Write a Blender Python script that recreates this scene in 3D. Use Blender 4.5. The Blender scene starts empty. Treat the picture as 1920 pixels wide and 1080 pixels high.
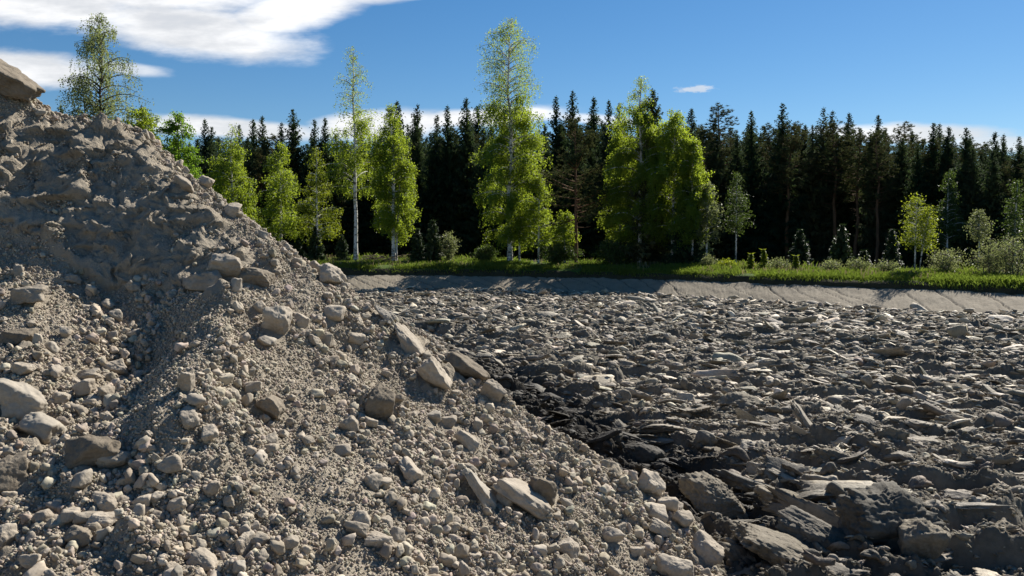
import bpy, bmesh, math, random
import numpy as np
from math import radians, sin, cos, pi

# ------------------------------------------------------------------ camera, sky, sun, exposure
SC = bpy.context.scene
COL = SC.collection
CAM_Z, FPX = 3.0, 1500.0
PITCH = math.atan(70 / FPX)
cd = bpy.data.cameras.new("camera"); cam = bpy.data.objects.new("camera", cd); COL.objects.link(cam)
cam.location = (0, 0, CAM_Z); cam.rotation_euler = (pi / 2 - PITCH, 0, 0)
cd.sensor_width = 36; cd.lens = FPX / 1920 * 36; cd.clip_start = .05; cd.clip_end = 8000
SC.camera = cam
SUN_AZ, SUN_EL = radians(40), radians(42)
SUN_STR, SKY_STR, EXPO = 5.0, 0.053, 0.86
vs = SC.view_settings
vs.view_transform = 'Standard'; vs.look = 'None'; vs.gamma = 1; vs.exposure = EXPO; vs.use_curve_mapping = False

sd = bpy.data.lights.new("sun", 'SUN'); sun = bpy.data.objects.new("sun", sd); COL.objects.link(sun)
sd.energy = SUN_STR; sd.angle = radians(.53); sd.color = (1, .95, .86)
sun.rotation_euler = (pi / 2 - SUN_EL, 0, pi - SUN_AZ)      # lamp shines down -Z, sun stands ahead right
sun.location = (20, 30, 40)


def ray(px, py):
    a, b = (px - 960) / FPX, (540 - py) / FPX
    return np.array([a, cos(PITCH) + b * sin(PITCH), -sin(PITCH) + b * cos(PITCH)])


def project(P):
    P = np.asarray(P, float)
    x = P[..., 0]; y = P[..., 1]; z = P[..., 2] - CAM_Z
    f = y * cos(PITCH) - z * sin(PITCH); u = y * sin(PITCH) + z * cos(PITCH)
    f = np.where(f < .05, .05, f)
    return 960 + FPX * x / f, 540 - FPX * u / f, f


W = bpy.data.worlds.new("World"); SC.world = W; W.use_nodes = True
NT = W.node_tree; NT.nodes.clear()


class N:
    """small helper to write node trees as expressions"""
    def __init__(s, nt): s.nt = nt
    def node(s, t, **kw):
        n = s.nt.nodes.new(t)
        for k, v in kw.items(): setattr(n, k, v)
        return n
    def put(s, sock, v):
        if isinstance(v, bpy.types.NodeSocket): s.nt.links.new(v, sock)
        else: sock.default_value = v
    def m(s, op, a, b=0.0, c=None, clamp=False):
        n = s.node('ShaderNodeMath', operation=op, use_clamp=clamp)
        s.put(n.inputs[0], a); s.put(n.inputs[1], b)
        if c is not None: s.put(n.inputs[2], c)
        return n.outputs[0]
    def noise(s, vec, scale, detail=4, rough=.55, dim='3D', dist=0.0):
        n = s.node('ShaderNodeTexNoise', noise_dimensions=dim)
        if vec is not None: s.put(n.inputs['Vector'], vec)
        n.inputs['Scale'].default_value = scale; n.inputs['Detail'].default_value = detail
        n.inputs['Roughness'].default_value = rough; n.inputs['Distortion'].default_value = dist
        return n.outputs[0]
    def vor(s, vec, scale, feature='F1', out='Distance', rnd=1.0):
        n = s.node('ShaderNodeTexVoronoi', feature=feature)
        s.put(n.inputs['Vector'], vec); n.inputs['Scale'].default_value = scale; n.inputs['Randomness'].default_value = rnd
        return n.outputs[out]
    def ramp(s, v, lo, hi, a=0.0, b=1.0, smooth=True):
        n = s.node('ShaderNodeMapRange', interpolation_type='SMOOTHSTEP' if smooth else 'LINEAR')
        s.put(n.inputs[0], v); s.put(n.inputs[1], lo); s.put(n.inputs[2], hi); s.put(n.inputs[3], a); s.put(n.inputs[4], b)
        return n.outputs[0]
    def mix(s, f, a, b, blend='MIX'):
        n = s.node('ShaderNodeMix', data_type='RGBA', blend_type=blend, clamp_factor=True)
        s.put(n.inputs[0], f)
        s.put(n.inputs[6], a if isinstance(a, bpy.types.NodeSocket) else (*a, 1))
        s.put(n.inputs[7], b if isinstance(b, bpy.types.NodeSocket) else (*b, 1))
        return n.outputs[2]
    def comb(s, x, y, z=0.0):
        n = s.node('ShaderNodeCombineXYZ'); s.put(n.inputs[0], x); s.put(n.inputs[1], y); s.put(n.inputs[2], z); return n.outputs[0]


def build_world():
    n = N(NT)
    sky = n.node('ShaderNodeTexSky', sky_type='NISHITA')
    sky.sun_disc = False; sky.sun_elevation = SUN_EL; sky.sun_rotation = SUN_AZ
    sky.air_density = 1.0; sky.dust_density = .1; sky.ozone_density = 3.5; sky.altitude = 100
    tc = n.node('ShaderNodeTexCoord'); sx = n.node('ShaderNodeSeparateXYZ')
    NT.links.new(tc.outputs['Generated'], sx.inputs[0])
    y = n.m('MAXIMUM', sx.outputs[1], .08)
    u = n.m('DIVIDE', sx.outputs[0], y); v = n.m('DIVIDE', sx.outputs[2], y)
    wv = n.comb(n.m('MULTIPLY', u, 2.2), n.m('MULTIPLY', v, 7.0), 3.1)
    warp = n.noise(wv, 2.2, 6, .6)
    fine = n.noise(n.comb(n.m('MULTIPLY', u, 5.0), n.m('MULTIPLY', v, 17.0), .7), 3.0, 8, .62)
    wisp = n.noise(n.comb(n.m('MULTIPLY', u, 22.0), n.m('MULTIPLY', v, 60.0), .7), 3.0, 6, .65)
    nzs = n.m('SUBTRACT', wisp, .5)
    nz = n.m('ADD', n.m('MULTIPLY', n.m('SUBTRACT', warp, .5), 1.0), n.m('MULTIPLY', n.m('SUBTRACT', fine, .5), .65))
    #   centre px, centre py, half length px, half height px, tilt deg (clockwise), softness weight
    E = [(250, -40, 520, 105, -3, 1), (350, 55, 260, 62, 8, 1), (90, 5, 330, 62, 5, 1), (560, 14, 200, 52, -16, 1), (740, -18, 200, 26, -6, .9),
         (30, 128, 240, 42, 4, 1), (230, 128, 110, 17, 6, .7),
         (430, 240, 230, 25, 4, 1), (720, 234, 180, 32, -4, 1), (900, 220, 210, 22, -3, 1), (1120, 224, 110, 13, 5, .7),
         (1303, 167, 42, 8, -2, .7), (1720, 250, 235, 24, 1, 1), (1870, 268, 160, 22, 4, .8)]
    tot = None
    for (px, py, a, b, ang, wt) in E:
        r = ray(px, py); u0, v0 = r[0] / r[1], r[2] / r[1]
        ca, sa = cos(radians(-ang)), sin(radians(-ang))
        du = n.m('SUBTRACT', u, float(u0)); dv = n.m('SUBTRACT', v, float(v0))
        A = n.m('DIVIDE', n.m('ADD', n.m('MULTIPLY', du, ca), n.m('MULTIPLY', dv, sa)), a / FPX)
        B = n.m('DIVIDE', n.m('SUBTRACT', n.m('MULTIPLY', dv, ca), n.m('MULTIPLY', du, sa)), b / FPX)
        d = n.m('SQRT', n.m('ADD', n.m('MULTIPLY', A, A), n.m('MULTIPLY', B, B)))
        mk = n.m('ADD', n.m('SUBTRACT', 1.0, d), n.m('MULTIPLY', nz, .8) if b > 12 else n.m('MULTIPLY', nzs, 2.2))
        mk = n.m('MULTIPLY', n.ramp(mk, .0, .58), wt)
        tot = mk if tot is None else n.m('MAXIMUM', tot, mk)
    back = n.ramp(sx.outputs[1], .08, .2)
    tot = n.m('MULTIPLY', tot, back)
    tex = n.noise(n.comb(n.m('MULTIPLY', u, 3.0), n.m('MULTIPLY', v, 11.0), 9.0), 2.0, 7, .6)
    lum = n.ramp(tex, .32, .68, .72, 1.02)
    cc = n.mix(1.0, (11.6, 11.7, 11.9), n.comb(lum, lum, lum), 'MULTIPLY')
    dens = n.m('MULTIPLY', tot, n.ramp(tex, .2, .6, .80, .99))
    hs = n.node('ShaderNodeHueSaturation'); NT.links.new(sky.outputs[0], hs.inputs['Color'])
    hs.inputs['Saturation'].default_value = 1.28; hs.inputs['Value'].default_value = 1.0
    skc = n.mix(dens, hs.outputs[0], cc)
    bg = n.node('ShaderNodeBackground'); NT.links.new(skc, bg.inputs[0]); bg.inputs[1].default_value = SKY_STR
    o = n.node('ShaderNodeOutputWorld'); NT.links.new(bg.outputs[0], o.inputs[0])


build_world()
RNG = np.random.default_rng(11)
random.seed(5)


# ------------------------------------------------------------------ helpers
def tag(o, label=None, cat=None, group=None, kind=None):
    if label: o['label'] = label
    if cat: o['category'] = cat
    if group: o['group'] = group
    if kind: o['kind'] = kind
    return o


def mesh_np(name, V, F, mats=None, smooth=False, mat_idx=None, col=None):
    """F: list of integer arrays (n,k), all faces of one array have k corners"""
    me = bpy.data.meshes.new(name)
    V = np.asarray(V, np.float32)
    F = [np.asarray(f, np.int32) for f in (F if isinstance(F, list) else [F]) if len(f)]
    me.vertices.add(len(V)); me.vertices.foreach_set('co', V.ravel())
    loops = np.concatenate([f.ravel() for f in F]); tot = np.concatenate([np.full(len(f), f.shape[1], np.int32) for f in F])
    me.loops.add(len(loops)); me.loops.foreach_set('vertex_index', loops)
    me.polygons.add(len(tot)); st = np.concatenate([[0], np.cumsum(tot)[:-1]]).astype(np.int32)
    me.polygons.foreach_set('loop_start', st)
    if smooth: me.polygons.foreach_set('use_smooth', np.ones(len(tot), bool))
    if mat_idx is not None: me.polygons.foreach_set('material_index', np.asarray(mat_idx, np.int32))
    if col is not None:
        ca = me.color_attributes.new('tint', 'FLOAT_COLOR', 'POINT')
        c4 = np.ones((len(V), 4), np.float32); c4[:, :3] = np.asarray(col, np.float32).reshape(len(V), -1)
        ca.data.foreach_set('color', c4.ravel())
    me.update(calc_edges=True)
    for m in (mats or []): me.materials.append(m)
    return me


def obj(name, me, parent=None, loc=(0, 0, 0)):
    o = bpy.data.objects.new(name, me); COL.objects.link(o); o.location = loc
    if parent is not None: o.parent = parent
    return o


def hash3(i, j, k, s):
    h = (i * 374761393 + j * 668265263 + k * 2147483647 + s * 1274126177) & 0xffffffff
    h = ((h ^ (h >> 13)) * 1274126177) & 0xffffffff
    h = ((h ^ (h >> 16)) * 2246822519) & 0xffffffff
    return ((h ^ (h >> 15)) & 0xffffff).astype(np.float64) / 0xffffff


def vnoise(x, y, z=0.0, s=0):
    """value noise in -1..1, numpy arrays"""
    x, y, z = np.broadcast_arrays(np.asarray(x, float), np.asarray(y, float), np.asarray(z, float))
    i = np.floor(x).astype(np.int64); j = np.floor(y).astype(np.int64); k = np.floor(z).astype(np.int64)
    fx, fy, fz = x - i, y - j, z - k
    fx = fx * fx * fx * (fx * (fx * 6 - 15) + 10); fy = fy * fy * fy * (fy * (fy * 6 - 15) + 10); fz = fz * fz * fz * (fz * (fz * 6 - 15) + 10)
    r = 0
    for a in (0, 1):
        for b in (0, 1):
            for c in (0, 1):
                w = (fx if a else 1 - fx) * (fy if b else 1 - fy) * (fz if c else 1 - fz)
                r = r + w * hash3(i + a, j + b, k + c, s)
    return r * 2 - 1


def fbm(x, y, z=0.0, s=0, o=4, g=.5, lac=2.03):
    r, a = 0, 1.0; x = np.asarray(x, float); y = np.asarray(y, float); z = np.asarray(z, float)
    for q in range(o):
        r = r + a * vnoise(x, y, z, s + q * 7); a *= g; x = x * lac; y = y * lac; z = z * lac
    return r


def billow(x, y, z=0.0, s=0, o=3, g=.5):
    r, a = 0, 1.0; x = np.asarray(x, float); y = np.asarray(y, float); z = np.asarray(z, float)
    for q in range(o):
        r = r + a * (1 - 2 * np.abs(vnoise(x, y, z, s + q * 5))); a *= g; x = x * 2.1; y = y * 2.1; z = z * 2.1
    return r


def lumps(x, y, cell, s=0, prob=.6, hf=.7):
    """embedded clods: domes of random size on jittered cells, height in metres"""
    u, v = x / cell, y / cell; i = np.floor(u).astype(np.int64); j = np.floor(v).astype(np.int64); out = np.zeros(np.shape(x)); z0 = np.zeros_like(i)
    for a in (-1, 0, 1):
        for b in (-1, 0, 1):
            p, q = i + a, j + b; h1, h2, h3, h4 = (hash3(p, q, z0 + k, s) for k in range(4))
            R = .25 + .45 * h3; dx, dy = u - (p + h1), v - (q + h2)
            an = h4 * 6.28; ca, sa = np.cos(an), np.sin(an); ex, ey = dx * ca + dy * sa, (dy * ca - dx * sa) * 1.35
            d = (np.abs(ex / R) ** 2.6 + np.abs(ey / R) ** 2.6)
            out = np.maximum(out, np.where(h4 < prob, np.clip(1 - d, 0, 1) ** .42 * R * hf * (.5 + h1), 0))
    return out * cell


ICO = {}
def ico(level):
    if level not in ICO:
        bm = bmesh.new(); bmesh.ops.create_icosphere(bm, subdivisions=level, radius=1)
        V = np.array([v.co[:] for v in bm.verts]); F = np.array([[v.index for v in f.verts] for f in bm.faces]); bm.free()
        ICO[level] = (V, F)
    return ICO[level]


def rock(seed, level=3, planes=11, p=20, rough=.05, flat=0.0, fscale=2.2):
    """angular stone, bounds -1..1 in each axis; flat > 0 adds a wide top and bottom face"""
    rg = np.random.default_rng(seed)
    d, F = ico(level)
    n = rg.normal(size=(planes, 3)); n /= np.linalg.norm(n, axis=1)[:, None]; h = rg.uniform(.62, 1.0, planes)
    n = np.vstack([n, np.eye(3), -np.eye(3)]); h = np.concatenate([h, np.full(6, 1.0)])
    if flat > 0:
        t = np.array([[rg.normal() * .1, rg.normal() * .1, 1], [rg.normal() * .1, rg.normal() * .1, -1]])
        t /= np.linalg.norm(t, axis=1)[:, None]; n = np.vstack([n, t]); h = np.concatenate([h, [1 - flat, 1 - flat]])
    q = np.maximum(d @ n.T / h, 0)
    r = (q ** p).sum(1) ** (-1 / p)
    V = d * r[:, None]
    if rough > 0:
        V *= (1 + rough * fbm(d[:, 0] * fscale + seed, d[:, 1] * fscale, d[:, 2] * fscale, seed, 4, .6))[:, None]
    lo, hi = V.min(0), V.max(0)
    return (V - (lo + hi) / 2) / ((hi - lo) / 2), F


def rotmats(rg, n, tilt=None):
    """random rotations (n,3,3); with tilt only a spin about z and a lean of about tilt radians"""
    if tilt is None:
        q = rg.normal(size=(n, 4)); q /= np.linalg.norm(q, axis=1)[:, None]
        w, x, y, z = q.T
        return np.stack([1 - 2 * (y*y + z*z), 2 * (x*y - z*w), 2 * (x*z + y*w), 2 * (x*y + z*w), 1 - 2 * (x*x + z*z), 2 * (y*z - x*w),
                         2 * (x*z - y*w), 2 * (y*z + x*w), 1 - 2 * (x*x + y*y)], -1).reshape(n, 3, 3)
    raise ValueError


def eul(rx, ry, rz):
    cx, sx, cy, sy, cz, sz = np.cos(rx), np.sin(rx), np.cos(ry), np.sin(ry), np.cos(rz), np.sin(rz)
    o = np.zeros_like(cx); i = np.ones_like(cx)
    X = np.stack([i, o, o, o, cx, -sx, o, sx, cx], -1).reshape(-1, 3, 3)
    Y = np.stack([cy, o, sy, o, i, o, -sy, o, cy], -1).reshape(-1, 3, 3)
    Z = np.stack([cz, -sz, o, sz, cz, o, o, o, i], -1).reshape(-1, 3, 3)
    return Z @ Y @ X


def scatter_mesh(variants, pos, R, scl, tint):
    """one big vertex/face/tint set out of copies of the variant meshes"""
    Vs, Fs, Ts, off = [], [], [], 0
    pick = np.arange(len(pos)) % len(variants)
    for k, (v, f) in enumerate(variants):
        ix = np.where(pick == k)[0]
        if not len(ix): continue
        vv = v[None] * scl[ix][:, None, :]
        vv = np.einsum('nij,nvj->nvi', R[ix], vv) + pos[ix][:, None, :]
        Vs.append(vv.reshape(-1, 3)); Ts.append(np.repeat(tint[ix], len(v), axis=0))
        Fs.append((f[None] + (np.arange(len(ix)) * len(v))[:, None, None] + off).reshape(-1, 3)); off += len(ix) * len(v)
    return np.concatenate(Vs), np.concatenate(Fs), np.concatenate(Ts)


# ------------------------------------------------------------------ materials
def new_mat(name):
    m = bpy.data.materials.new(name); m.use_nodes = True; nt = m.node_tree; nt.nodes.clear(); n = N(nt)
    out = n.node('ShaderNodeOutputMaterial'); return m, n, out


def earth_mat(name, dark, light, scale=3.0, rough=.95, bump=.35, bscale=60, spec=.15, tint=False, dist=.01, rnd=0.0, damp=None, speck=None):
    m, n, out = new_mat(name)
    tc = n.node('ShaderNodeTexCoord'); g = n.node('ShaderNodeNewGeometry')
    P = g.outputs['Position']
    a = n.noise(P, scale, 6, .62); b = n.noise(P, scale * 9, 5, .65)
    f = n.m('ADD', n.m('MULTIPLY', n.ramp(a, .3, .7), .6), n.m('MULTIPLY', n.ramp(b, .3, .7), .4))
    c = n.mix(f, dark, light)
    if speck:
        c = n.mix(n.m('MULTIPLY', n.ramp(n.vor(P, speck), .0, .22, 1, 0), .45), c, tuple(min(1, q * 1.5) for q in light))
    if tint:
        at = n.node('ShaderNodeAttribute', attribute_name='tint'); c = n.mix(1.0, c, at.outputs['Color'], 'MULTIPLY')
    if rnd:
        oi = n.node('ShaderNodeObjectInfo'); k = n.ramp(oi.outputs['Random'], 0, 1, 1 - rnd, 1 + rnd, False)
        c = n.mix(1.0, c, n.comb(k, k, k), 'MULTIPLY')
    if damp:
        c = damp(n, P, c)
    bs = n.node('ShaderNodeBsdfPrincipled'); n.put(bs.inputs['Base Color'], c)
    bs.inputs['Roughness'].default_value = rough; bs.inputs['Specular IOR Level'].default_value = spec
    if bump:
        h = n.m('ADD', n.m('MULTIPLY', n.noise(P, bscale, 6, .7), .6), n.m('MULTIPLY', n.noise(P, bscale * .22, 5, .65), 1.0))
        bp = n.node('ShaderNodeBump'); bp.inputs['Strength'].default_value = bump; bp.inputs['Distance'].default_value = dist
        n.put(bp.inputs['Height'], h); n.put(bs.inputs['Normal'], bp.outputs[0])
    n.put(out.inputs[0], bs.outputs[0])
    return m


def leaf_mat(name, dark, light, trans, tmix=.45, scale=.7, rough=.5, rnd=.16):
    m, n, out = new_mat(name)
    g = n.node('ShaderNodeNewGeometry'); P = g.outputs['Position']
    f = n.ramp(n.noise(P, scale, 3, .6), .3, .7); f2 = n.ramp(n.noise(P, 9.0, 2, .5), .25, .75)
    f = n.m('ADD', n.m('MULTIPLY', f, .5), n.m('MULTIPLY', f2, .5))
    c = n.mix(f, dark, light)
    oi = n.node('ShaderNodeObjectInfo'); k = n.ramp(oi.outputs['Random'], 0, 1, 1 - rnd, 1 + rnd, False)
    c = n.mix(1.0, c, n.comb(n.m('MULTIPLY', k, k), k, k), 'MULTIPLY')
    bs = n.node('ShaderNodeBsdfPrincipled'); n.put(bs.inputs['Base Color'], c); bs.inputs['Roughness'].default_value = rough
    bs.inputs['Specular IOR Level'].default_value = .3 if rough < .8 else .08
    tr = n.node('ShaderNodeBsdfTranslucent'); n.put(tr.inputs[0], n.mix(f, tuple(q * .72 for q in trans), trans))
    mx = n.node('ShaderNodeMixShader'); mx.inputs[0].default_value = tmix
    n.put(mx.inputs[1], bs.outputs[0]); n.put(mx.inputs[2], tr.outputs[0]); n.put(out.inputs[0], mx.outputs[0])
    return m


def bark_mat(name, dark, light, birch=False):
    m, n, out = new_mat(name)
    tc = n.node('ShaderNodeTexCoord'); mp = n.node('ShaderNodeMapping')
    n.put(mp.inputs[0], tc.outputs['Object']); mp.inputs['Scale'].default_value = (3, 3, 5.5) if birch else (9, 9, 1.5)
    a = n.noise(mp.outputs[0], 1.0, 5, .7)
    f = n.ramp(a, .52, .60) if birch else n.ramp(a, .3, .7)
    if birch:   # rough dark bark low on the stem
        sx = n.node('ShaderNodeSeparateXYZ'); n.put(sx.inputs[0], tc.outputs['Object'])
        f = n.m('MAXIMUM', f, n.m('MULTIPLY', n.ramp(sx.outputs[2], .2, 1.6, 1, 0), n.ramp(a, .4, .55)))
    c = n.mix(f, light, dark)
    bs = n.node('ShaderNodeBsdfPrincipled'); n.put(bs.inputs['Base Color'], c); bs.inputs['Roughness'].default_value = .85
    bs.inputs['Specular IOR Level'].default_value = .2
    bp = n.node('ShaderNodeBump'); bp.inputs['Strength'].default_value = .5; bp.inputs['Distance'].default_value = .03
    n.put(bp.inputs['Height'], a); n.put(bs.inputs['Normal'], bp.outputs[0]); n.put(out.inputs[0], bs.outputs[0])
    return m


def damp_strip(n, P, c):
    """freshly turned, still wet soil along the foot of the pile"""
    sx = n.node('ShaderNodeSeparateXYZ'); n.put(sx.inputs[0], P)
    d = n.m('ADD', n.m('MULTIPLY', n.m('SUBTRACT', sx.outputs[0], 2.4), .962), n.m('MULTIPLY', n.m('SUBTRACT', sx.outputs[1], 7.0), .273))
    d = n.m('ADD', d, n.m('MULTIPLY', n.m('SUBTRACT', n.noise(P, 1.3, 4, .6), .5), 1.5))
    far = n.ramp(sx.outputs[1], 16, 30, 1, 0)
    return n.mix(n.m('MULTIPLY', n.ramp(d, .9, 1.9, .86, 0), n.m('MULTIPLY', far, n.ramp(sx.outputs[1], 7.6, 9.2, .45, 1))), c, (.013, .0115, .010))


M = {}
M['dirt'] = earth_mat('dry_dirt', (0.270, 0.228, 0.173), (0.391, 0.339, 0.267), 1.3, .97, 1.0, 48, .1, speck=38, dist=.045)
M['stone'] = earth_mat('dusty_stone', (0.254, 0.214, 0.165), (0.418, 0.363, 0.292), 4.0, .92, .7, 45, .15, rnd=.14, dist=.015)
M['gravel'] = earth_mat('dusty_gravel', (0.279, 0.235, 0.181), (0.437, 0.378, 0.297), 9.0, .93, .3, 120, .15, tint=True, dist=.004)
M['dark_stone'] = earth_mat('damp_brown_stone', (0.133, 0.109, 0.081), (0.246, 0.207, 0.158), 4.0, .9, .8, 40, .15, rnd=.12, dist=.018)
M['pale'] = earth_mat('pale_stone', (0.240, 0.208, 0.165), (0.364, 0.322, 0.262), 5.0, .8, .4, 40, .25, rnd=.08, dist=.01)
M['clay'] = earth_mat('clay_soil', (0.092, 0.079, 0.061), (0.196, 0.173, 0.136), 1.6, .92, .9, 16, .15, damp=damp_strip, dist=.03)
M['clod'] = earth_mat('clay_clods', (0.207, 0.174, 0.128), (0.502, 0.432, 0.332), 2.2, .68, .8, 16, .25, tint=True, damp=damp_strip, dist=.04)
M['bigclod'] = earth_mat('clay_clod_crust', (0.174, 0.148, 0.114), (0.369, 0.323, 0.255), 2.6, .75, .9, 16, .2, rnd=.25, damp=damp_strip, dist=.03)
M['dryclod'] = earth_mat('dry_clay_crust', (0.123, 0.104, 0.076), (0.255, 0.219, 0.166), 3.0, .8, 1.0, 20, .18, rnd=.15, dist=.03)
M['shadeclod'] = earth_mat('shade_tinted_clay', (.075, .068, .056), (.135, .122, .10), 3.0, .85, .8, 20, .15, dist=.02)  # clay colour darkened to stand in for shade on the largest clod's face
M['bank'] = earth_mat('bank_soil', (.030, .027, .018), (.060, .055, .028), 2.0, .95, .8, 8, .1, dist=.1)
M['turf'] = earth_mat('turf_ground', (.045, .075, .014), (.075, .115, .022), .8, .95, .6, 12, .1, dist=.06)
M['litter'] = earth_mat('forest_litter', (.020, .020, .012), (.045, .042, .022), .5, .95, .5, 4, .1, dist=.1)
M['grass'] = leaf_mat('grass_blades', (.07, .11, .018), (.115, .165, .030), (.30, .40, .055), .5, .9)
M['birch_leaf'] = leaf_mat('birch_leaves', (.046, .082, .014), (.080, .125, .020), (.42, .53, .04), .55, .45)
M['top_leaf'] = leaf_mat('thin_birch_leaves', (.085, .11, .04), (.13, .16, .06), (.34, .40, .13), .5, .6)
M['aspen_leaf'] = leaf_mat('aspen_leaves', (.045, .100, .012), (.080, .150, .020), (.28, .46, .035), .52, .6)
M['olive_leaf'] = leaf_mat('willow_leaves', (.09, .105, .045), (.14, .155, .07), (.30, .34, .12), .45, .8)
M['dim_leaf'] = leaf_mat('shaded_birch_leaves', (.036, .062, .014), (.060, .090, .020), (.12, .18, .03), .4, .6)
M['bright_leaf'] = leaf_mat('young_birch_leaves', (.085, .120, .014), (.140, .180, .020), (.36, .42, .03), .5, .9)
M['needle'] = leaf_mat('spruce_needles', (.034, .054, .030), (.064, .090, .044), (.09, .14, .045), .28, .3, rough=.9, rnd=.4)
M['pine_needle'] = leaf_mat('pine_needles', (.042, .054, .024), (.076, .088, .038), (.11, .12, .04), .25, .4, rough=.9, rnd=.3)
M['young_needle'] = leaf_mat('young_spruce_needles', (.024, .042, .016), (.045, .070, .024), (.06, .10, .02), .22, .5)
M['straw'] = leaf_mat('dry_straw', (.16, .13, .06), (.26, .21, .11), (.30, .25, .12), .35, 1.0)
M['birch_bark'] = bark_mat('birch_bark', (.05, .045, .04), (.62, .60, .56), True)
M['spruce_bark'] = bark_mat('spruce_bark', (.035, .028, .022), (.085, .068, .052))
M['pine_bark'] = bark_mat('pine_bark', (.085, .048, .028), (.20, .105, .055))
M['twig'] = bark_mat('dry_twigs', (.10, .075, .05), (.22, .17, .12))

# ------------------------------------------------------------------ terrain: pit floor, slope, bank, forest floor
EDGE = [(-1400, 556), (-400, 548), (300, 545), (700, 545.5), (960, 546), (1200, 555), (1500, 573), (1920, 594), (2500, 628), (3400, 690)]
STOP = {-1400: 1.05, 300: 1.1, 640: 1.1, 960: .95, 1260: 1.0, 1500: .98, 1920: .86, 3400: .8}


def theta_of(px): r = ray(px, 470); return math.atan2(r[0], r[1])


def floor_edge():
    th, rr = [], []
    for px, py in EDGE:
        d = ray(px, py); t = -CAM_Z / d[2]; th.append(math.atan2(d[0], d[1])); rr.append(math.hypot(d[0] * t, d[1] * t))
    th = [-pi, -2.0] + th + [2.0, pi]; rr = [35, 45] + rr + [24, 35]
    return np.array(th), np.array(rr)


ETH, ER = floor_edge()
ZTH = np.array([theta_of(p) for p in STOP]); ZST = np.array(list(STOP.values()))
ZFR = np.interp(ZTH, [theta_of(640), theta_of(1260), theta_of(1920)], [1.72, 1.50, 1.36])
ZBK = np.interp(ZTH, [theta_of(640), theta_of(1260), theta_of(1920)], [2.32, 1.95, 1.60])


def edge_r(th):
    r = np.interp(th, ETH, ER); r2 = .25 * np.interp(th - .03, ETH, ER) + .5 * r + .25 * np.interp(th + .03, ETH, ER)
    return r2


def strip_z(th):
    return np.interp(th, ZTH, ZST), np.interp(th, ZTH, ZFR), np.interp(th, ZTH, ZBK)


def ground_z(x, y):
    """height of the ground outside the pile"""
    x = np.asarray(x, float); y = np.asarray(y, float)
    th = np.arctan2(x, y); r = np.hypot(x, y); D = r - edge_r(th); zs, zf, zb = strip_z(th)
    z = np.where(D < 0, 0, np.where(D < 2.9, zs * D / 2.9, np.where(D < 3.7, zs + (zf - zs) * (D - 2.9) / .8,
        np.where(D < 10, zf + (zb - zf) * (D - 3.7) / 6.3, zb + np.minimum((D - 10) * .004, .4)))))
    return z


def foot_dist(x, y):
    """distance to the right of the line along the pile foot"""
    return (x - 2.4) * .962 + (y - 7.0) * .273


FUR = radians(-22)


def floor_h(X, Y):
    """ploughed relief of the pit floor: broken furrow slices, steep towards the camera"""
    R = np.hypot(X, Y); fall = np.clip((edge_r(np.arctan2(X, Y)) - R) / 1.5, 0, 1)
    wx_ = .35 * fbm(X * .7, Y * .7, 0, 2, 2); wy_ = .35 * fbm(X * .7, Y * .7, 0, 5, 2)
    a = X * cos(FUR) + Y * sin(FUR) + wx_; b = -X * sin(FUR) + Y * cos(FUR) + wy_ + .22 * fbm(X * 1.6, Y * 1.6, 0, 6, 2)
    f = b / .85; row = np.floor(f); f = f - row
    brk = vnoise(a * 1.15 + row * 7.3, row * 3.1, 0, 7)                 # each slice is broken into lengths
    saw = np.where(f < .16, f / .16, (1 - f) / .84) ** .85
    Z = saw * (.21 + .15 * brk) + .05 * billow(a * .9, b * 1.8, 0, 3, 4, .6) + .06 * fbm(X * 3.1, Y * 3.1, 0, 9, 4, .6) + .08 * fbm(X * .25, Y * .25, 0, 2, 2) - .06
    near = np.clip((18 - R) / 8, 0, 1)
    Z = Z + near * (.030 * billow(X * 4.5, Y * 4.5, 0, 21, 3, .6) + .5 * lumps(X, Y, .16, 22, .5, .7) + .6 * lumps(X, Y, .07, 23, .5, .7))
    Z = Z - .24 * np.exp(-((foot_dist(X, Y) - 1.0) / .55) ** 2) * (R < 30) * np.clip((R - 7.5) / 2.5, .25, 1)
    return Z * fall


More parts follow.
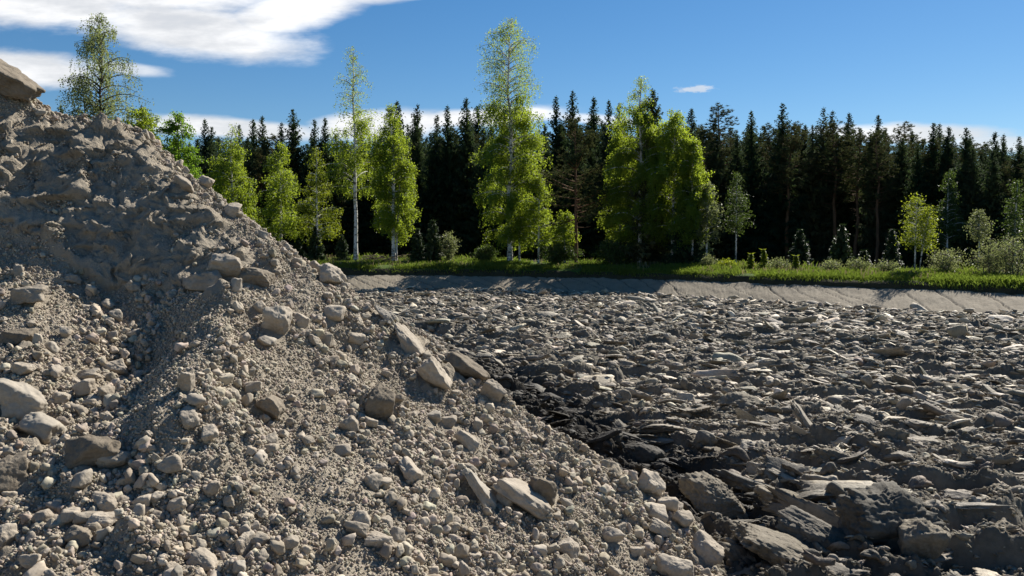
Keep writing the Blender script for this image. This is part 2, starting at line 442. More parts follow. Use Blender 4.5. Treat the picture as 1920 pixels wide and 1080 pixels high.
def build_terrain():
    fine = np.linspace(-radians(40), radians(42), 760)
    th = np.concatenate([np.linspace(-pi, fine[0], 60)[:-1], fine, np.linspace(fine[-1], pi, 60)[1:]])
    er = edge_r(th)
    # pit floor: rows from under the camera to the edge
    k = np.concatenate([[0.0, .02, .04], np.exp(np.linspace(math.log(.075), 0, 1080))])
    R = er[None] * k[:, None]; T = np.broadcast_to(th, R.shape)
    X, Y = R * np.sin(T), R * np.cos(T)
    Z = floor_h(X, Y)
    V = np.stack([X, Y, Z], -1).reshape(-1, 3); nT = len(th)
    def grid_faces(nr, nc):
        i, j = np.meshgrid(np.arange(nr - 1), np.arange(nc - 1), indexing='ij'); q = i * nc + j
        return np.stack([q, q + nc, q + nc + 1, q + 1], -1).reshape(-1, 4)[:, ::-1]
    me = mesh_np('pit_floor', V, grid_faces(len(k), nT), [M['clay']], True)
    tag(obj('pit_floor', me), kind='structure')
    zs, zf, zb = strip_z(th)
    # smooth sloping side of the pit, with shallow seams running down it
    th2 = np.concatenate([np.linspace(-pi, fine[0], 60)[:-1], np.linspace(fine[0], fine[-1], 2600), np.linspace(fine[-1], pi, 60)[1:]])
    er2 = edge_r(th2); zs2, zf2, zb2 = strip_z(th2)
    arc = np.concatenate([[0], np.cumsum(np.hypot(np.diff(er2 * np.sin(th2)), np.diff(er2 * np.cos(th2))))])
    dd = np.linspace(-.35, 3.0, 26); D = np.broadcast_to(dd[:, None], (26, len(th2)))
    t = np.clip(D / 2.9, -.2, 1.0)
    R = er2[None] + D; X, Y = R * np.sin(th2)[None], R * np.cos(th2)[None]
    Z = zs2[None] * t + .02 * fbm(arc[None] * .8 + 0 * D, D * 1.0, 0, 4, 4) + .012 * fbm(arc[None] * 6 + 0 * D, D * 2, 0, 5, 3) + .012
    rg = np.random.default_rng(3); x0 = -40.0; crack = np.zeros_like(Z)
    while x0 < arc[-1]:
        w = rg.uniform(.03, .06); sl = rg.uniform(-1.3, -.5); dep = rg.uniform(.03, .09) * (rg.random() < .8)
        c = x0 + sl * (2.9 - D) * -1 + .12 * fbm(D * 1.7, x0 + 0 * D, 0, 8, 3)
        dv = np.exp(-((arc[None] - c) / w) ** 2); Z = Z - dep * dv; crack = np.maximum(crack, dv * (dep > 0)); x0 += rg.uniform(.6, 2.6)
    lump = np.clip(1 - np.abs(D - 2.95) / .12, 0, 1) * .06 * (fbm(arc[None] * 2 + 0 * D, D, 0, 6, 3) + .4); Z = Z + lump
    V = np.stack([X, Y, Z], -1).reshape(-1, 3)
    slope = earth_mat('slope_clay', (0.181, 0.151, 0.111), (0.261, 0.224, 0.170), 1.6, .9, .8, 6, .2, tint=True, dist=.05)
    tint = (1 - .62 * crack).reshape(-1, 1) * np.ones((1, 3))
    me = mesh_np('pit_slope', V, grid_faces(26, len(th2)), [slope], True, col=tint)
    tag(obj('pit_slope', me), kind='structure')
    # grassy bank: soil face, turf top
    prof = [(2.86, -.06), (2.95, .0), (3.05, .22), (3.2, .55), (3.4, .82), (3.7, 1.0)]
    rows = []
    for D_, f in prof:
        R = er2 + D_ + .12 * fbm(arc * .6, D_ * 2 + 0 * arc, 0, 12, 3); z = zs2 + (zf2 - zs2) * f + (.07 * fbm(arc * .9, 0 * arc + D_, 0, 13, 3) if f > 0 else 0)
        rows.append(np.stack([R * np.sin(th2), R * np.cos(th2), z], -1))
    for D_ in (4.2, 5.0, 6.0, 7.2, 8.5, 10.4):
        R = er2 + D_; z = zf2 + (zb2 - zf2) * min(1, (D_ - 3.7) / 6.3) + .06 * fbm(arc * .5, D_ + 0 * arc, 0, 14, 3)
        rows.append(np.stack([R * np.sin(th2), R * np.cos(th2), z], -1))
    G = grid_faces(12, len(th2)); mi = np.repeat([0, 0, 0, 0, 1, 1, 1, 1, 1, 1, 1], len(th2) - 1)
    me = mesh_np('grass_bank', np.concatenate(rows), G, [M['bank'], M['turf']], True, mi)
    tag(obj('grass_bank', me), kind='structure')
    # forest floor out to the horizon
    rows = []
    for D_ in (10.3, 16, 24, 36, 60, 110, 220, 500, 1200, 3500):
        R = er + D_; z = zb + min((D_ - 10) * .004, .4) + (.12 * fbm(R * np.sin(th) * .3, R * np.cos(th) * .3, 0, 15, 2) if 11 < D_ < 100 else -.01)
        rows.append(np.stack([R * np.sin(th), R * np.cos(th), z], -1))
    me = mesh_np('ground', np.concatenate(rows), grid_faces(10, nT), [M['litter']], True)
    tag(obj('ground', me), kind='structure')
    return th2, arc


TH2, ARC = build_terrain()

# ------------------------------------------------------------------ the dirt pile (a sculpted height field through surveyed points)
#  (image x, image y, distance ahead in metres) of points seen on the surface
SURV = [
    (-160, 105, 9.6), (0, 168, 9.5), (100, 215, 9.8), (210, 229, 10.0), (270, 264, 9.9), (330, 321, 9.7), (385, 352, 9.55), (430, 394, 9.4), (490, 442, 9.2),
    (560, 493, 9.1), (650, 550, 8.9), (760, 622, 8.7), (860, 694, 8.5), (940, 752, 8.3), (1010, 797, 8.1), (1090, 852, 8.0), (1200, 903, 7.9), (1300, 988, 7.7), (1352, 1080, 7.2),
    (0, 250, 9.25), (110, 280, 9.4), (230, 300, 9.36), (0, 330, 8.96), (100, 360, 8.98), (200, 400, 8.85), (300, 400, 8.9), (330, 470, 8.6), (380, 440, 8.8),
    (0, 395, 8.7), (90, 455, 8.55), (190, 515, 8.45), (320, 522, 8.38), (430, 490, 8.45), (500, 520, 8.5), (560, 560, 8.2),
    (0, 450, 8.5), (60, 540, 7.85), (160, 570, 8.0), (250, 560, 8.25), (0, 620, 7.1), (100, 650, 7.05), (190, 650, 7.35), (250, 690, 7.35), (0, 700, 6.5), (130, 730, 6.45), (0, 800, 5.8),
    (120, 850, 5.45), (0, 920, 5.1), (210, 800, 5.95), (0, 1000, 4.7), (0, 1080, 4.35), (200, 950, 4.95), (200, 1080, 4.35), (-160, 700, 6.6), (-160, 450, 8.4), (-160, 1000, 4.8),
    (405, 540, 7.5), (412, 590, 6.9), (335, 645, 7.15), (398, 640, 6.45), (372, 695, 6.0), (280, 700, 7.12), (342, 735, 5.75), (300, 785, 5.5), (250, 860, 5.35), (235, 765, 6.3),
    (480, 560, 8.0), (560, 620, 7.6), (520, 700, 6.75), (460, 640, 7.1), (450, 760, 6.1), (650, 650, 8.0), (660, 720, 7.3), (600, 800, 6.25), (500, 900, 5.5), (400, 900, 5.3), (400, 1000, 4.85),
    (400, 1080, 4.5), (700, 900, 5.85), (800, 800, 7.0), (760, 720, 7.8), (900, 900, 6.6), (900, 800, 7.6), (1000, 950, 6.6), (1030, 870, 7.5), (1120, 950, 7.15), (700, 1000, 5.25), (700, 1080, 4.95),
    (900, 1080, 5.5), (900, 990, 5.95), (1100, 1080, 6.15), (1250, 1080, 6.75), (1220, 1000, 7.25), (550, 1000, 5.0)]


def tps_fit(P, z, lam=.004):
    n = len(P); d = np.hypot(P[:, None, 0] - P[None, :, 0], P[:, None, 1] - P[None, :, 1])
    K = np.where(d > 0, d * d * np.log(d + 1e-12), 0) + lam * np.eye(n)
    A = np.zeros((n + 3, n + 3)); A[:n, :n] = K; A[:n, n] = 1; A[:n, n + 1:] = P; A[n, :n] = 1; A[n + 1:, :n] = P.T
    return np.linalg.solve(A, np.concatenate([z, np.zeros(3)]))


def tps_eval(C, P, X, Y):
    n = len(P); out = C[n] + C[n + 1] * X + C[n + 2] * Y
    for i in range(n):
        d2 = (X - P[i, 0]) ** 2 + (Y - P[i, 1]) ** 2
        out = out + C[i] * .5 * d2 * np.log(d2 + 1e-12)
    return out


def pile_grid():
    pts = []
    for px, py, d in SURV:
        r = ray(px, py); t = d / r[1]; pts.append([r[0] * t, d, CAM_Z + r[2] * t])
    for px, py, d in SURV[:19]:                     # the hidden far side falls away at its angle of repose
        r = ray(px, py); t = d / r[1]; z = CAM_Z + r[2] * t; x = r[0] * t
        dr = np.array([x, d]) / math.hypot(x, d); dr = dr + np.array([.35, 0]); dr /= np.linalg.norm(dr)
        for s in (.9, 2.2, 4.0, 6.5):
            pts.append([x + dr[0] * s, d + dr[1] * s, z - .66 * s + .08])
    for x, y, z in [(0, 0, 1.35), (-2, 1, 1.4), (-2, -3, 1.3), (1, 2.5, .95), (0, 3, 1.15), (1.5, 4.5, .55), (2.6, 3, .3), (3, 6, -.25), (3, 0, .3), (-5, 2.5, 1.6), (-8, 4, 2.2), (-9, 0, 1.2),
                    (-11, 8, 3.6), (-11, 12, 3.0), (3.2, 8, -.5), (5, 5, -.8), (5, 0, -.5), (5, -4, -.6), (-9, -4, .6)]:
        pts.append([x, y, z])
    pts = np.array(pts); C = tps_fit(pts[:, :2], pts[:, 2])
    xs = np.concatenate([np.arange(-12, -8.2, .14), np.arange(-8.2, 2.9, .018), np.arange(2.9, 5, .1)])
    ys = np.concatenate([np.arange(-4, 2.19, .14), np.arange(2.2, 7.8, .018), np.arange(7.8, 10.2, .009), np.arange(10.2, 11.0, .02), np.arange(11, 15, .1)])
    X, Y = np.meshgrid(xs, ys)
    Z = tps_eval(C, pts[:, :2], X, Y)
    return xs, ys, X, Y, Z


def in_poly(px, py, poly):
    c = np.zeros(np.shape(px), bool); n = len(poly)
    for i in range(n):
        (x1, y1), (x2, y2) = poly[i], poly[i - 1]
        c ^= ((y1 > py) != (y2 > py)) & (px < (x2 - x1) * (py - y1) / (y2 - y1 + 1e-9) + x1)
    return c


def soft(mask, it=10):
    m = mask.astype(float)
    for _ in range(it):
        p = np.pad(m, 1, mode='edge'); m = (p[:-2, 1:-1] + p[2:, 1:-1] + p[1:-1, :-2] + p[1:-1, 2:] + m * 2) / 6
    return m


WALL = [(-300, 215), (110, 235), (230, 238), (300, 300), (400, 400), (480, 490), (400, 500), (330, 540), (200, 540), (90, 470), (0, 420), (-300, 380)]
FLANK = [(395, 520), (430, 560), (405, 640), (345, 740), (270, 830), (205, 860), (230, 770), (275, 690), (300, 600)]
SHADEFOOT = [(0, 400), (110, 450), (200, 520), (350, 530), (250, 580), (100, 540), (0, 450)]

XS, YS, PX, PY_, PZ = pile_grid()
_u, _v, _f = project(np.stack([PX, PY_, PZ], -1))
WALLM = soft(in_poly(_u, _v, WALL), 30); FLANKM = soft(in_poly(_u, _v, FLANK), 14)
FOOTM = soft(in_poly(_u, _v, SHADEFOOT), 10)
al, ac = .8 * PX - .6 * PY_, .6 * PX + .8 * PY_            # down the right slope, and across it
STREAK = fbm(ac * 2.4, al * .55, 0, 44, 3); PATCH = fbm(PX * 1.1, PY_ * 1.1, 0, 45, 3)
BARE = np.clip(.5 + 1.3 * STREAK + .8 * PATCH, 0, 1)
STONY = np.clip(1 - .93 * WALLM - .97 * FLANKM, .02, 1) * (.12 + .95 * BARE)
gx = (PX * .8 + PY_ * .2); n1 = fbm(PX * 1.1, PY_ * 1.1, PZ * .6, 31, 3)
PZ = PZ + .045 * n1 + .03 * fbm(PX * 3.4, PY_ * 3.4, 0, 33, 3)
wx, wy = PX + .05 * fbm(PX * 5, PY_ * 5, 0, 51, 2), PY_ * 1.5 + .05 * fbm(PX * 5, PY_ * 5, 0, 52, 2)
PZ = PZ + WALLM * (.45 * lumps(wx, wy * .6, .6, 53, .4, .6) + .5 * lumps(wx, wy * .7, .21, 54, .4, .7) + .6 * lumps(wx, wy * .8, .09, 55, .4, .7) + .45 * lumps(wx, wy, .055, 65, .4, .9) + .5 * lumps(wx, wy, .032, 66, .4, .9)
                   + .07 * billow(PX * 1.7 + .3 * n1, PY_ * .35, 0, 35, 5, .58) + .030 * fbm(PX * 9, PY_ * 9, PZ * 6, 36, 5, .72))
GR = (1 - WALLM) * (1 - .95 * FLANKM) * (.35 + .65 * BARE)
PZ = PZ + GR * (.6 * lumps(wx, wy * .7, .30, 56, .26, .7) + .9 * lumps(wx, wy * .7, .13, 57, .5, .8) + 1.0 * lumps(wx, wy * .7, .065, 58, .6, .7))
PZ = PZ + .012 * fbm(PX * 12, PY_ * 12, 0, 37, 3, .6) * (1 - .6 * FLANKM)
PZ = PZ + FLANKM * .03 * fbm(PX * 7 + PY_ * 5, (PX - PY_) * .8, 0, 59, 3)
PZ = np.where(PZ < -.35, -.35, PZ)


def bilin(A, x, y):
    i = np.clip(np.searchsorted(XS, x) - 1, 0, len(XS) - 2); j = np.clip(np.searchsorted(YS, y) - 1, 0, len(YS) - 2)
    fx = np.clip((x - XS[i]) / (XS[i + 1] - XS[i]), 0, 1); fy = np.clip((y - YS[j]) / (YS[j + 1] - YS[j]), 0, 1)
    return (A[j, i] * (1 - fx) + A[j, i + 1] * fx) * (1 - fy) + (A[j + 1, i] * (1 - fx) + A[j + 1, i + 1] * fx) * fy


def pile_normal(x, y, e=.06):
    zx = (bilin(PZ, x + e, y) - bilin(PZ, x - e, y)) / (2 * e); zy = (bilin(PZ, x, y + e) - bilin(PZ, x, y - e)) / (2 * e)
    n = np.stack([-zx, -zy, np.ones_like(zx)], -1); return n / np.linalg.norm(n, axis=-1, keepdims=True)


def hit_pile(px, py):
    d = ray(px, py); t = np.arange(2.0, 14, .01); P = d[None] * t[:, None]
    z = CAM_Z + P[:, 2]; h = bilin(PZ, P[:, 0], P[:, 1]); k = np.where(z < h)[0]
    if not len(k): k = [int(np.argmin(z - h))]
    i = k[0]; return np.array([P[i, 0], P[i, 1], h[i]])


def hit_floor(px, py, z0=.02):
    d = ray(px, py); t = (z0 - CAM_Z) / d[2]; return np.array([d[0] * t, d[1] * t, z0])


def build_pile():
    nr, nc = PX.shape
    i, j = np.meshgrid(np.arange(nr - 1), np.arange(nc - 1), indexing='ij'); q = i * nc + j
    F = np.stack([q, q + 1, q + nc + 1, q + nc], -1).reshape(-1, 4)
    zz = PZ.ravel(); F = F[zz[F].max(1) > -.3]
    X = PX + WALLM * .07 * fbm(PX * 3, PZ * 5, PY_ * 3, 41, 3); Y = PY_ - WALLM * .08 * billow(PX * 2.2, PZ * 3.5, PY_, 42, 3)
    me = mesh_np('dirt_pile', np.stack([X, Y, PZ], -1).reshape(-1, 3), F, [M['dirt']], True)
    tag(obj('dirt_pile', me), 'tall heap of dry grey brown dirt and gravel filling the left side', 'dirt pile')


build_pile()


def frustum(P, mx=140, my=90):
    u, v, f = project(P); return (u > -mx) & (u < 1920 + mx) & (v > -my) & (v < 1080 + my) & (P[..., 1] > 1)


# boulders picked out by eye: image centre, width, height (photo pixels), tilt (deg, down to the right), material, label
B = [
    (4, 146, 150, 52, 36, 's', 'long brown slab boulder perched on the very top of the dirt pile'),
    (345, 350, 44, 30, 30, 's', 'rounded boulder half sunk in the ridge face just under the upper skyline'),
    (434, 393, 32, 30, 20, 's', 'square stone jutting from the skyline ridge below the leftmost leafy birches'),
    (386, 343, 28, 20, 25, 's', 'small block on the skyline ridge, above the square jutting stone'),
    (492, 441, 24, 16, 20, 's', 'small stone on the skyline ridge beside the dark juniper'),
    (428, 500, 68, 46, 14, 's', 'big rough lump atop the middle ridge, upper left of the clustered three'),
    (388, 526, 66, 42, 8, 's', 'rough lump at the head of the shaded ridge flank, left in its cluster'),
    (482, 519, 62, 34, 10, 's', 'low dark lump at the right end of the cluster on the middle ridge'),
    (443, 534, 22, 26, 0, 's', 'small upright stone wedged between the lumps on the middle ridge'),
    (521, 602, 50, 62, 10, 's', 'smooth tall boulder standing on the slope below the lump cluster'),
    (487, 575, 30, 26, 10, 's', 'stone touching the upper left side of the smooth tall boulder'),
    (499, 641, 34, 20, 22, 'p', 'flat almost white slab of stone lying below the smooth tall boulder'),
    (625, 588, 40, 33, 10, 's', 'blocky boulder with a shaded front high on the right slope'),
    (611, 637, 32, 27, 10, 's', 'oval stone below the blocky boulder on the right slope'),
    (566, 604, 30, 27, 15, 's', 'round stone midway between smooth tall boulder and blocky boulder'),
    (588, 640, 22, 25, 0, 's', 'egg shaped stone leaning against the oval stone on the right slope'),
    (618, 514, 62, 42, 24, 's', 'large craggy boulder on the skyline in front of the grass bank'),
    (591, 493, 28, 20, 10, 's', 'small boulder touching the craggy skyline boulder in front of the grass'),
    (60, 553, 66, 36, -6, 's', 'long stone in the gravel under the steep wall near the left edge'),
    (38, 633, 58, 32, -4, 's', 'low brown boulder at the left edge, midway down the hollow'),
    (97, 652, 27, 24, 0, 'p', 'small pale stone right of the low brown boulder in the hollow'),
    (218, 592, 28, 24, 12, 's', 'pointed stone in the middle of the gravelly hollow'),
    (122, 624, 22, 24, 0, 's', 'upright cobble above the small pale stone in the hollow'),
    (219, 690, 48, 30, -12, 's', 'oblong boulder at the rim of the dark shadowed notch'),
    (159, 726, 34, 30, 0, 's', 'round boulder in the row left of the shadowed notch'),
    (164, 704, 60, 24, -12, 's', 'flat long boulder lying just above the round boulder of the hollow'),
    (105, 699, 30, 23, 0, 's', 'cobble on its own left of the flat long boulder'),
    (44, 691, 46, 24, 0, 's', 'wide stone directly above the big pale boulder at left edge'),
    (40, 748, 98, 68, 16, 'p', 'biggest pale boulder, with pitted sunlit top, at the left edge'),
    (76, 803, 92, 60, 22, 'p', 'pale angular boulder with undercut front, below the biggest pale one'),
    (18, 890, 72, 76, -8, 's', 'dark shaded boulder cut by the left edge of the picture'),
    (176, 845, 104, 64, -14, 's', 'large domed dark boulder in the lower left gravel'),
    (219, 860, 66, 38, -16, 's', 'smooth wedge boulder against the right side of the domed dark one'),
    (320, 870, 44, 32, -12, 's', 'rough stone alone on the gravel right of the wedge boulder'),
    (303, 915, 24, 22, 0, 's', 'round cobble just below the rough lone stone'),
    (234, 902, 30, 19, 6, 's', 'oval cobble just below the smooth wedge boulder'),
    (150, 905, 44, 34, -20, 's', 'tilted stone below the domed dark boulder'),
    (197, 944, 48, 40, 0, 's', 'broad light topped stone below the oval cobble'),
    (195, 979, 58, 30, 10, 's', 'knobbly stone under the broad light topped stone'),
    (148, 1004, 52, 44, -22, 's', 'dark stone casting a long shadow at the bottom left'),
    (81, 970, 40, 31, 0, 's', 'squarish stone in the bottom left corner gravel'),
    (132, 970, 44, 28, 12, 's', 'stone right of the squarish stone in the bottom left gravel'),
    (271, 943, 36, 27, -6, 's', 'light capped stone between the lower gravel and the sandy streak'),
    (5, 1012, 40, 56, 0, 's', 'stone cut by the picture edge in the bottom left corner'),
    (454, 1023, 36, 52, 10, 's', 'tall pear shaped stone standing near the bottom, left of centre'),
    (488, 1012, 38, 22, 4, 's', 'flat oval stone right beside the pear shaped stone'),
    (544, 1020, 34, 26, 28, 's', 'sharp cornered stone right of the flat oval stone near the bottom'),
    (448, 1064, 30, 32, 0, 'p', 'light glassy stone at the bottom edge below the pear shaped stone'),
    (388, 1052, 60, 30, 24, 's', 'half buried slab at the bottom edge left of the light glassy stone'),
    (477, 726, 30, 22, 0, 's', 'squarish cobble on the ledge above the overhanging clod'),
    (508, 762, 56, 40, 28, 's', 'dark clod overhanging a black hollow in the middle of the slope'),
    (349, 718, 30, 46, 6, 's', 'knob of hardened dirt standing on the crest of the shaded flank'),
    (714, 760, 54, 76, 10, 's', 'tall dark brown boulder standing in the middle of the right slope'),
    (872, 690, 104, 46, 22, 's', 'long brown boulder jutting over the field from the pile edge'),
    (924, 736, 46, 46, 30, 's', 'block under the end of the long jutting boulder'),
    (764, 640, 86, 34, 54, 's', 'upper piece of the long earth slab running down the pile edge'),
    (814, 706, 70, 42, 62, 's', 'lower piece of the long earth slab running down the pile edge'),
    (720, 584, 50, 20, 28, 'p', 'pale flat slab on the pile edge above the long earth slab'),
    (670, 637, 32, 25, 14, 's', 'angular stone left of the head of the long earth slab'),
    (656, 800, 34, 36, -20, 's', 'light stone at the lower left foot of the tall dark boulder'),
    (694, 793, 30, 20, 16, 's', 'small stone in front of the tall dark boulder'),
    (643, 846, 32, 24, 0, 's', 'round cobble two stone widths below the light stone at the boulder foot'),
    (876, 827, 54, 28, 36, 's', 'smooth oblong stone pointing down the right slope'),
    (842, 792, 32, 28, 0, 's', 'rounded stone above the smooth oblong stone'),
    (896, 799, 20, 28, 10, 's', 'slim upright stone right of the rounded stone'),
    (813, 784, 30, 28, 0, 'p', 'pale block left of the rounded stone'),
    (771, 889, 68, 32, 42, 's', 'half buried slab pointing down the slope, left of the pale plank'),
    (905, 925, 92, 24, 54, 'p', 'thin pale plank like slab half buried beside the long slab'),
    (984, 936, 132, 38, 33, 's', 'longest slab on the lower slope, below the dark block'),
    (1018, 921, 60, 60, 20, 's', 'dark rough block leaning on the longest slab'),
    (945, 934, 40, 32, 10, 's', 'knobbly stone lying on the upper end of the longest slab'),
    (1060, 942, 34, 20, 30, 's', 'small stone right of the dark rough block'),
    (1219, 908, 58, 50, 10, 's', 'round pitted boulder at the pile foot beside the dark field'),
    (1166, 873, 62, 28, 20, 's', 'low long boulder on the pile foot above the round pitted boulder'),
    (1252, 942, 42, 34, 24, 's', 'stone just below the round pitted boulder'),
    (1231, 962, 42, 32, 10, 's', 'rounded stone second below the round pitted boulder'),
    (1237, 989, 48, 26, 28, 's', 'tilted oblong stone under the two rounded ones at the pile foot'),
    (1280, 974, 42, 32, 10, 's', 'stone at the very foot of the pile, nearest the pale crusted clod'),
    (1066, 1029, 46, 38, 16, 's', 'squat boulder low on the right slope near the bottom'),
    (1193, 1038, 34, 30, 0, 's', 'round stone near the bottom between squat boulder and corner boulders'),
    (1266, 1064, 74, 42, 12, 's', 'wide boulder cut by the bottom edge near the pile foot'),
    (1322, 1034, 58, 56, 38, 's', 'leaning boulder ending the pile at the bottom right'),
    (678, 976, 42, 38, 6, 's', 'pitted round stone in the lower centre gravel'),
    (746, 1006, 40, 32, 26, 's', 'oval stone right of the light domed stone near the bottom'),
    (711, 1014, 50, 26, 6, 's', 'light domed stone below the pitted round stone'),
    (863, 1031, 34, 32, 10, 's', 'block shaped stone near the bottom centre'),
    (700, 902, 38, 32, 10, 's', 'stout stone left of the half buried slab'),
    (1148, 1005, 40, 34, 14, 's', 'shaded stone right of the squat boulder on the lower slope'),
]


def place_boulder(k, px, py, w, h, ang, mt, label):
    p = hit_pile(px, py + .22 * h); dep = p[1]; s = dep / FPX
    a, b = w * s / 2, h * s / 2
    c = min(max(a, b), 1.1 * (a + b) / 2) * .9
    V, F = rock(1000 + k * 13, 5 if max(w, h) > 45 else 4, 9 + k % 6, 14 + (k % 4) * 5, .07, .12 if w > 1.7 * h else 0, 2.6)
    V = V * np.array([a, c, b])
    nz = fbm(V[:, 0] * 13 + k, V[:, 1] * 13, V[:, 2] * 13, 50 + k, 4, .65); pit = np.clip(fbm(V[:, 0] * 24, V[:, 1] * 24 + k, V[:, 2] * 24, 90, 2) - .35, 0, 1)
    V = V * (1 + .045 * nz - .10 * pit)[:, None]
    t = -radians(ang)
    R = np.array([[cos(t), 0, -sin(t)], [0, 1, 0], [sin(t), 0, cos(t)]])
    yaw = random.uniform(-.25, .25); Yw = np.array([[cos(yaw), -sin(yaw), 0], [sin(yaw), cos(yaw), 0], [0, 0, 1]])
    V = V @ (R @ Yw).T
    ctr = p + np.array([0, -c * .1, .22 * h * s])
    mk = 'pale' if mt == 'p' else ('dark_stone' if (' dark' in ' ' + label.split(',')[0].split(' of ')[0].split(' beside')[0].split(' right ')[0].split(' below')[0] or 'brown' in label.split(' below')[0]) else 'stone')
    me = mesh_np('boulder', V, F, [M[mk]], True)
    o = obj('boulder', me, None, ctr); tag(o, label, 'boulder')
    return o


for k, row in enumerate(B): place_boulder(k, *row)

# ------------------------------------------------------------------ stones and gravel lying on the pile
STV = [rock(300 + k, 4, 8 + k % 5, 18, .11, 0, 3.2) for k in range(14)]
SMB = [rock(440 + k, 3, 6 + k % 3, 30, .13, 0, 3.2) for k in range(16)]
SMV = [rock(400 + k, 2, 5, 30, .14) for k in range(10)]
TNV = [rock(500 + k, 1, 7, 8, .2) for k in range(10)]


def sample_pile(n, lo=0.0):
    x = RNG.uniform(-8.1, 2.8, n); y = RNG.uniform(2.3, 10.9, n); z = bilin(PZ, x, y)
    P = np.stack([x, y, z], -1); nm = pile_normal(x, y)
    st = bilin(STONY, x, y)
    # keep what faces the camera (or is close to the rim) and lies in view
    view = np.array([0, 0, CAM_Z])[None] - P; view /= np.linalg.norm(view, axis=1)[:, None]
    ok = frustum(P) & (z > .02) & ((nm * view).sum(1) > -.12) & (RNG.random(n) < np.maximum(st, lo) * np.minimum(1 / nm[:, 2], 2.2) * .6)
    return P[ok], nm[ok]


def zone(u, v):
    if v < 545 and u < 430: return 'loose stone stuck on the steep wall at the top of the pile'
    if u < 330 and v < 720: return 'grey cobble in the gravelly hollow below the steep wall'
    if u < 330: return 'grey cobble in the lower left gravel among the big boulders'
    if v < 700: return 'grey cobble on the upper right slope of the pile'
    if u > 980: return 'grey cobble on the pile foot beside the ploughed clay'
    if v < 880: return 'grey cobble on the middle slope around the tall dark boulder'
    return 'grey cobble in the gravel along the bottom of the picture'


bp = np.array([[b[0], b[1], max(b[2], b[3])] for b in B])


def build_cobbles():
    P, nm = sample_pile(5200)
    u, v, f = project(P)
    keep = np.ones(len(P), bool)
    for bx, by, bw in bp: keep &= np.hypot(u - bx, v - by) > bw * .5
    P, nm, u, v, f = P[keep], nm[keep], u[keep], v[keep], f[keep]
    inside = (u > 4) & (u < 1916) & (v > 30) & (v < 1076)
    P, nm, u, v, f = P[inside], nm[inside], u[inside], v[inside], f[inside]
    used = []; n = 0
    meshes = [mesh_np('stone', V, F, [M['stone']], True) for V, F in STV]
    for i in range(len(P)):
        if n >= 214: break
        r = float(np.clip(.030 * RNG.pareto(3.2) + .034, .034, .066))
        if f[i] > 8.4: r = min(r, .06)
        if any((u[i] - a) ** 2 + (v[i] - b) ** 2 < (c + r * FPX / f[i]) ** 2 for a, b, c in used): continue
        used.append((u[i], v[i], r * FPX / f[i]))
        o = obj('stone', meshes[n % 14], None, P[i] + nm[i] * r * .35)
        o.scale = (r * RNG.uniform(.95, 1.35), r * RNG.uniform(.8, 1.05), r * RNG.uniform(.65, .95))
        o.rotation_euler = (RNG.uniform(-.5, .5), RNG.uniform(-.5, .5), RNG.uniform(0, 6.28))
        z = zone(u[i], v[i]); tag(o, z, 'stone', z.replace('grey cobble', 'grey cobbles').replace('loose stone', 'loose stones')); n += 1


def build_gravel():
    V, F, T = [], [], []; off = 0
    for cnt, var, lo, hi, al, sp in ((17000, SMB, .024, .052, 2.8, .03), (150000, SMV, .009, .022, 2.1, .22), (800000, TNV, .005, .012, 1.6, .42)):
        P, nm = sample_pile(cnt, sp); print('gravel', len(P))
        uu, vv, ff = project(P); keep = np.ones(len(P), bool)
        for row in B: keep &= ((uu - row[0]) / (row[2] * .5)) ** 2 + ((vv - row[1] - .1 * row[3]) / (row[3] * .55)) ** 2 > 1
        P, nm = P[keep], nm[keep]
        n = len(P); q = RNG.random(n); r = (lo ** -al + q * (hi ** -al - lo ** -al)) ** (-1 / al)
        scl = np.stack([r * RNG.uniform(.9, 1.4, n), r * RNG.uniform(.8, 1.1, n), r * RNG.uniform(.6, 1.0, n)], -1)
        t = RNG.uniform(.68, 1.2, n)[:, None] * (1 + RNG.normal(0, .025, (n, 3)))
        t[RNG.random(n) < .03] *= 1.35
        v, f, tt = scatter_mesh(var, P + nm * (r * RNG.uniform(.2, 1.05, n))[:, None], rotmats(RNG, n), scl, t)
        V.append(v); F.append(f + off); T.append(tt); off += len(v)
    me = mesh_np('gravel', np.concatenate(V), np.concatenate(F), [M['gravel']], True, col=np.concatenate(T))
    tag(obj('gravel', me), 'loose dusty gravel strewn over the dirt pile', 'gravel', kind='stuff')


build_cobbles()
build_gravel()

# ------------------------------------------------------------------ ploughed clay: clods and slabs


def crumbly(seed, level, planes=8, amp=.16, flat=.1):
    """a turned slice of clay: one smooth cut face on top, torn crumbly sides, a slight curl"""
    V, F = rock(seed, level, planes, 26, .05, flat, 2.0); rg = np.random.default_rng(seed)
    side = np.clip((.62 - V[:, 2]) / .5, .12, 1) * np.clip(np.hypot(V[:, 0], V[:, 1]) * 1.2, .35, 1)
    n = billow(V[:, 0] * 3.4 + seed, V[:, 1] * 3.4, V[:, 2] * 2.4, seed, 4, .68); m = fbm(V[:, 0] * 7, V[:, 1] * 7 + seed, V[:, 2] * 4, seed + 1, 4, .7)
    V = V * (1 + (amp * n + amp * .8 * m) * side)[:, None]
    V[:, 2] += rg.uniform(-.9, .9) * V[:, 0] ** 2 + rg.uniform(-.5, .5) * V[:, 1] ** 2
    V[:, 0] += .25 * rg.normal() * V[:, 1] ** 2
    lo, hi = V.min(0), V.max(0); return (V - (lo + hi) / 2) / ((hi - lo) / 2), F


